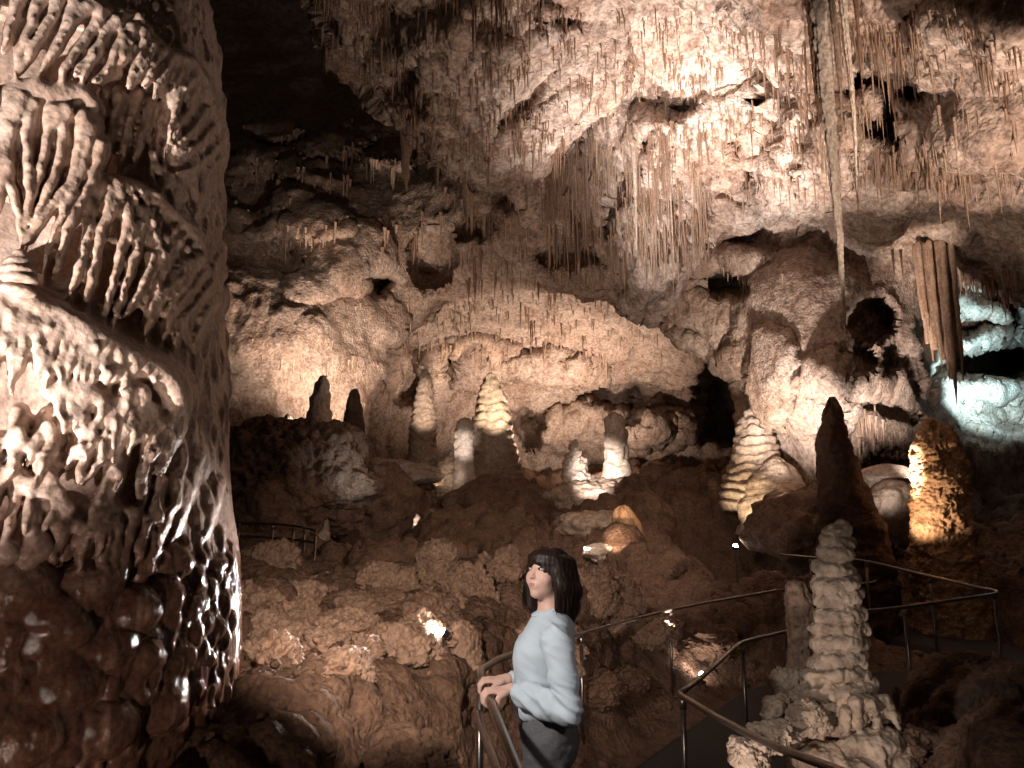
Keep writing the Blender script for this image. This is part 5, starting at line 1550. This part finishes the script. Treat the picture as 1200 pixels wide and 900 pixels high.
    for s in (-1, 1):
        c = H(0.030 * s, 0.0700, 0.007)
        e = vi * np.array([0.0140, 0.0112, 0.0058])
        eo = link('eye', mesh_np('eye', e @ Rm.T + c + off, None, ti), M['eyewhite'], root)
        e = vi * np.array([0.0064, 0.0034, 0.0046])
        link('iris', mesh_np('iris', e @ Rm.T + H(0.0290 * s - 0.0035, 0.0796, 0.0074) + off, None, ti), M['iris'], eo)
        lid = np.array([H(s * (0.015 + 0.03 * t), 0.0812 - 14 * ((0.03 * t - .012) ** 2), 0.0090 + 0.0042 * math.sin(math.pi * t)) for t in np.linspace(0, 1, 9)])
        link('eyelash', tube_mesh('eyelash', lid + off, [0.0004, .0007, .0009, .0010, .0010, .0010, .0009, .0007, .0004], 8), M['iris'], eo)
        br = np.array([H(s * (0.012 + 0.034 * t), 0.0845 - 16 * (0.03 * t) ** 2, 0.027 + 0.006 * math.sin(math.pi * t * .8)) for t in np.linspace(0, 1, 9)])
        link('eyebrow', tube_mesh('eyebrow', br + off, [0.0008, .0014, .0017, .0017, .0016, .0014, .0011, .0008, .0004], 8), M['hair'], root)
    S = SDF(H(0, .085, -.055) - .05, H(0, .085, -.055) + .05, 0.0018)
    for s in (-1, 1):
        S.chain([H(0, 0.0868, -0.0505), H(.011 * s, 0.0842, -0.0510), H(.0235 * s, 0.0735, -0.0505)], [.0030, .0030, .0012], .002)
        S.chain([H(0, 0.0866, -0.0578), H(.011 * s, 0.0832, -0.0568), H(.0225 * s, 0.0738, -0.0512)], [.0038, .0034, .0012], .002)
    v, q = S.mesh()
    if (vnormals(v, q) * (v - v.mean(0))).sum() < 0: q = q[:, ::-1].copy()
    link('lips', mesh_np('lips', v + off, q), M['lip'], root)


build_person()
# ------------------------------------------------------------------ light: cave floodlamps, added fill lamps and a faint ambient
w = bpy.data.worlds.new('World'); sc.world = w
w.use_nodes = True
bg = w.node_tree.nodes['Background']
bg.inputs['Color'].default_value = (1.0, 0.72, 0.55, 1)
bg.inputs['Strength'].default_value = 0.010
WARM = (1.0, 0.79, 0.65); WHITE = (1.0, 0.88, 0.82); GOLD = (1.0, 0.72, 0.50); COOL = (0.45, 0.82, 1.0)


def lamp(loc, tgt, power, color=WARM, cone=60, blend=0.6, size=0.12):
    l = bpy.data.lights.new('cave_or_fill_lamp', 'SPOT')
    l.energy = power; l.color = color; l.spot_size = rad(cone); l.spot_blend = blend; l.shadow_soft_size = size
    o = bpy.data.objects.new('cave_or_fill_lamp', l)
    loc = Vector(loc); o.location = loc
    o.rotation_euler = (Vector(tgt) - loc).to_track_quat('-Z', 'Y').to_euler()
    col.objects.link(o)
    return o


def gh(px, py, up=0.3):
    """a lamp standing on the floor seen at this pixel"""
    p = ground_hit(px, py); return (p[0], p[1], p[2] + up)


# bright dome over the middle of the room
lamp((3.4, 12.4, 1.4), P(800, 50, 12.5), 5000, WHITE, 58, 1.0)
lamp((1.0, 12.5, 1.0), P(810, 160, 14.5), 3800, WHITE, 50, 1.0)
lamp((1.6, 8.2, 0.6), P(560, 80, 12.6), 3000, WARM, 42, 0.8)
lamp((-2.2, 6.8, 1.3), P(440, 60, 12.3), 2100, WARM, 42, 0.7)
lamp((1.8, 11.0, 1.2), (2.0, 12.5, 8.0), 450, WARM, 150, 1.0, 0.4)  # unseen wide fill, added for even light on ceiling and walls
lamp((1.0, 7.8, 3.6), (0.2, 14.0, 0.8), 620, WARM, 84, 1.0, 0.3)  # added fill in mid-air to lift the dark middle floor
# fringe at the upper right, cone edge set to leave the lip's underside dark
lamp((5.2, 5.2, 1.2), P(1100, 60, 9.2), 2200, WARM, 44, 0.3)
lamp((2.6, 2.4, 0.5), P(972, 190, 7.7), 2600, WARM, 20, 0.5)
# slope behind on the left
lamp(P(352, 500, 15.9), P(335, 400, 18.5), 1000, WARM, 130, 0.9)
lamp(P(455, 520, 17.0), P(385, 390, 20), 1700, WARM, 80, 0.9)
lamp(P(360, 330, 15.0), P(350, 130, 26), 420, WARM, 60, 1.0)  # faint lamp added in mid-air for the upper left hollow
# band over the arch
lamp((-0.6, 14.5, 1.8), P(640, 270, 20.5), 500, WARM, 60, 1.0)
# recess, from behind the stalagmites
lamp(P(640, 572, 25.0), P(600, 395, 27), 1600, WARM, 120, 0.9)
lamp(P(515, 570, 22.6), P(520, 390, 23), 700, WARM, 90, 0.9)
lamp(P(700, 560, 25.5), P(690, 450, 29), 1300, WARM, 120, 0.9)
lamp(P(470, 570, 21.5), P(480, 420, 24), 500, WARM, 90, 0.9)
# rear stalagmites, by unseen spots hung in the air
lamp(P(630, 556, 19.5), P(574, 470, 24.3), 3600, (1.0, .80, .60), 18, 0.5)
lamp(P(556, 560, 18.5), P(543, 520, 22.5), 700, WHITE, 13, 0.6)
lamp(P(540, 562, 18.5), P(527, 556, 22.8), 260, WARM, 14, 0.7)
lamp(P(672, 575, 16.5), P(704, 552, 20.3), 1500, WHITE, 26, 0.7)
lamp(P(520, 560, 18.0), P(497, 472, 25), 3200, WARM, 13, 0.6)
lamp(P(440, 580, 14.4), P(402, 530, 15.6), 45, (.8, .93, 1), 90, 1.0)
# right wall
lamp(P(900, 580, 13.7), P(930, 420, 16.5), 1300, WHITE, 74, 0.9)
lamp(P(1075, 560, 13.2), P(1045, 425, 15.8), 800, WHITE, 64, 1.0)
lamp(P(1050, 620, 11.4), P(1098, 375, 13.3), 1700, WARM, 26, 0.7)
lamp(P(1028, 588, 13.0), P(1046, 556, 14.2), 14, WHITE, 80, 0.8)
# popcorn column and the cone
lamp(P(1040, 630, 11.3), P(1098, 572, 11.75), 85, GOLD, 80, 0.6, 0.05)
lamp(P(712, 640, 12.3), P(738, 622, 13.5), 70, GOLD, 50, 0.6, 0.05)
# cold lamp in the far right alcove
lamp(P(1170, 480, 17.0), P(1150, 390, 20), 1500, COOL, 110, 0.9)
lamp(P(505, 690, 5.4), (-1.4, 3.6, 1.2), 220, WHITE, 50, 0.8, 0.015)  # unseen lamp added above the bank for glints on the wet column
# foreground stalagmite and path, lit from beside the walkway
lamp((0.62, 2.9, 0.35), P(985, 745, 4.3), 50, (1, .82, .72), 56, 0.8, 0.04)
lamp((1.2, 1.5, 0.6), P(985, 735, 4.3), 24, (1, .84, .74), 40, 0.8, 0.04)
# bank, from an unseen lamp in mid-air and a small one by the walkway
lamp((-0.5, 2.4, 1.9), P(490, 755, 5.5), 330, WARM, 57, 0.8, 0.05)
lamp((0.7, 4.4, 0.75), P(700, 705, 7.6), 60, WARM, 60, 0.8, 0.05)
# the woman, from an unseen spot put high on the left and a weak one at right
lamp((-1.1, 1.7, 2.3), (0.1, 3.2, 1.35), 135, (1, .93, .88), 40, 0.7, 0.06)
lamp((1.0, 1.3, 1.9), (0.15, 3.2, 1.25), 16, WHITE, 34, 0.7, 0.1)
# near flowstone: a lamp in front, a low one, one behind its right edge, an added fill
lamp((-2.3, -0.45, 0.22), (-1.95, 2.5, 3.1), 1850, WHITE, 42, 0.4, 0.03)
lamp((-1.3, 0.6, 0.3), (-1.9, 2.6, 1.0), 62, (1, .76, .64), 100, 0.9, 0.05)
lamp(P(283, 655, 8.0), P(272, 600, 4.0), 190, WHITE, 40, 0.8, 0.04)
lamp((-0.9, 1.6, 0.6), (-1.5, 3.1, 3.6), 60, WARM, 46, 0.6, 0.03)  # added fill for the column's right side
for a in LAMPS: lamp(*a)

sc.render.engine = 'CYCLES'
cy = sc.cycles
cy.use_denoising = True
try:
    cy.denoiser = 'OPENIMAGEDENOISE'
except Exception:
    pass
cy.max_bounces = 4; cy.diffuse_bounces = 3; cy.glossy_bounces = 2; cy.transmission_bounces = 2
cy.sample_clamp_indirect = 5.0
cy.use_light_tree = True
sc.view_settings.view_transform = 'Standard'
sc.view_settings.look = 'None'
sc.view_settings.exposure = 0.35
sc.view_settings.gamma = 1.0
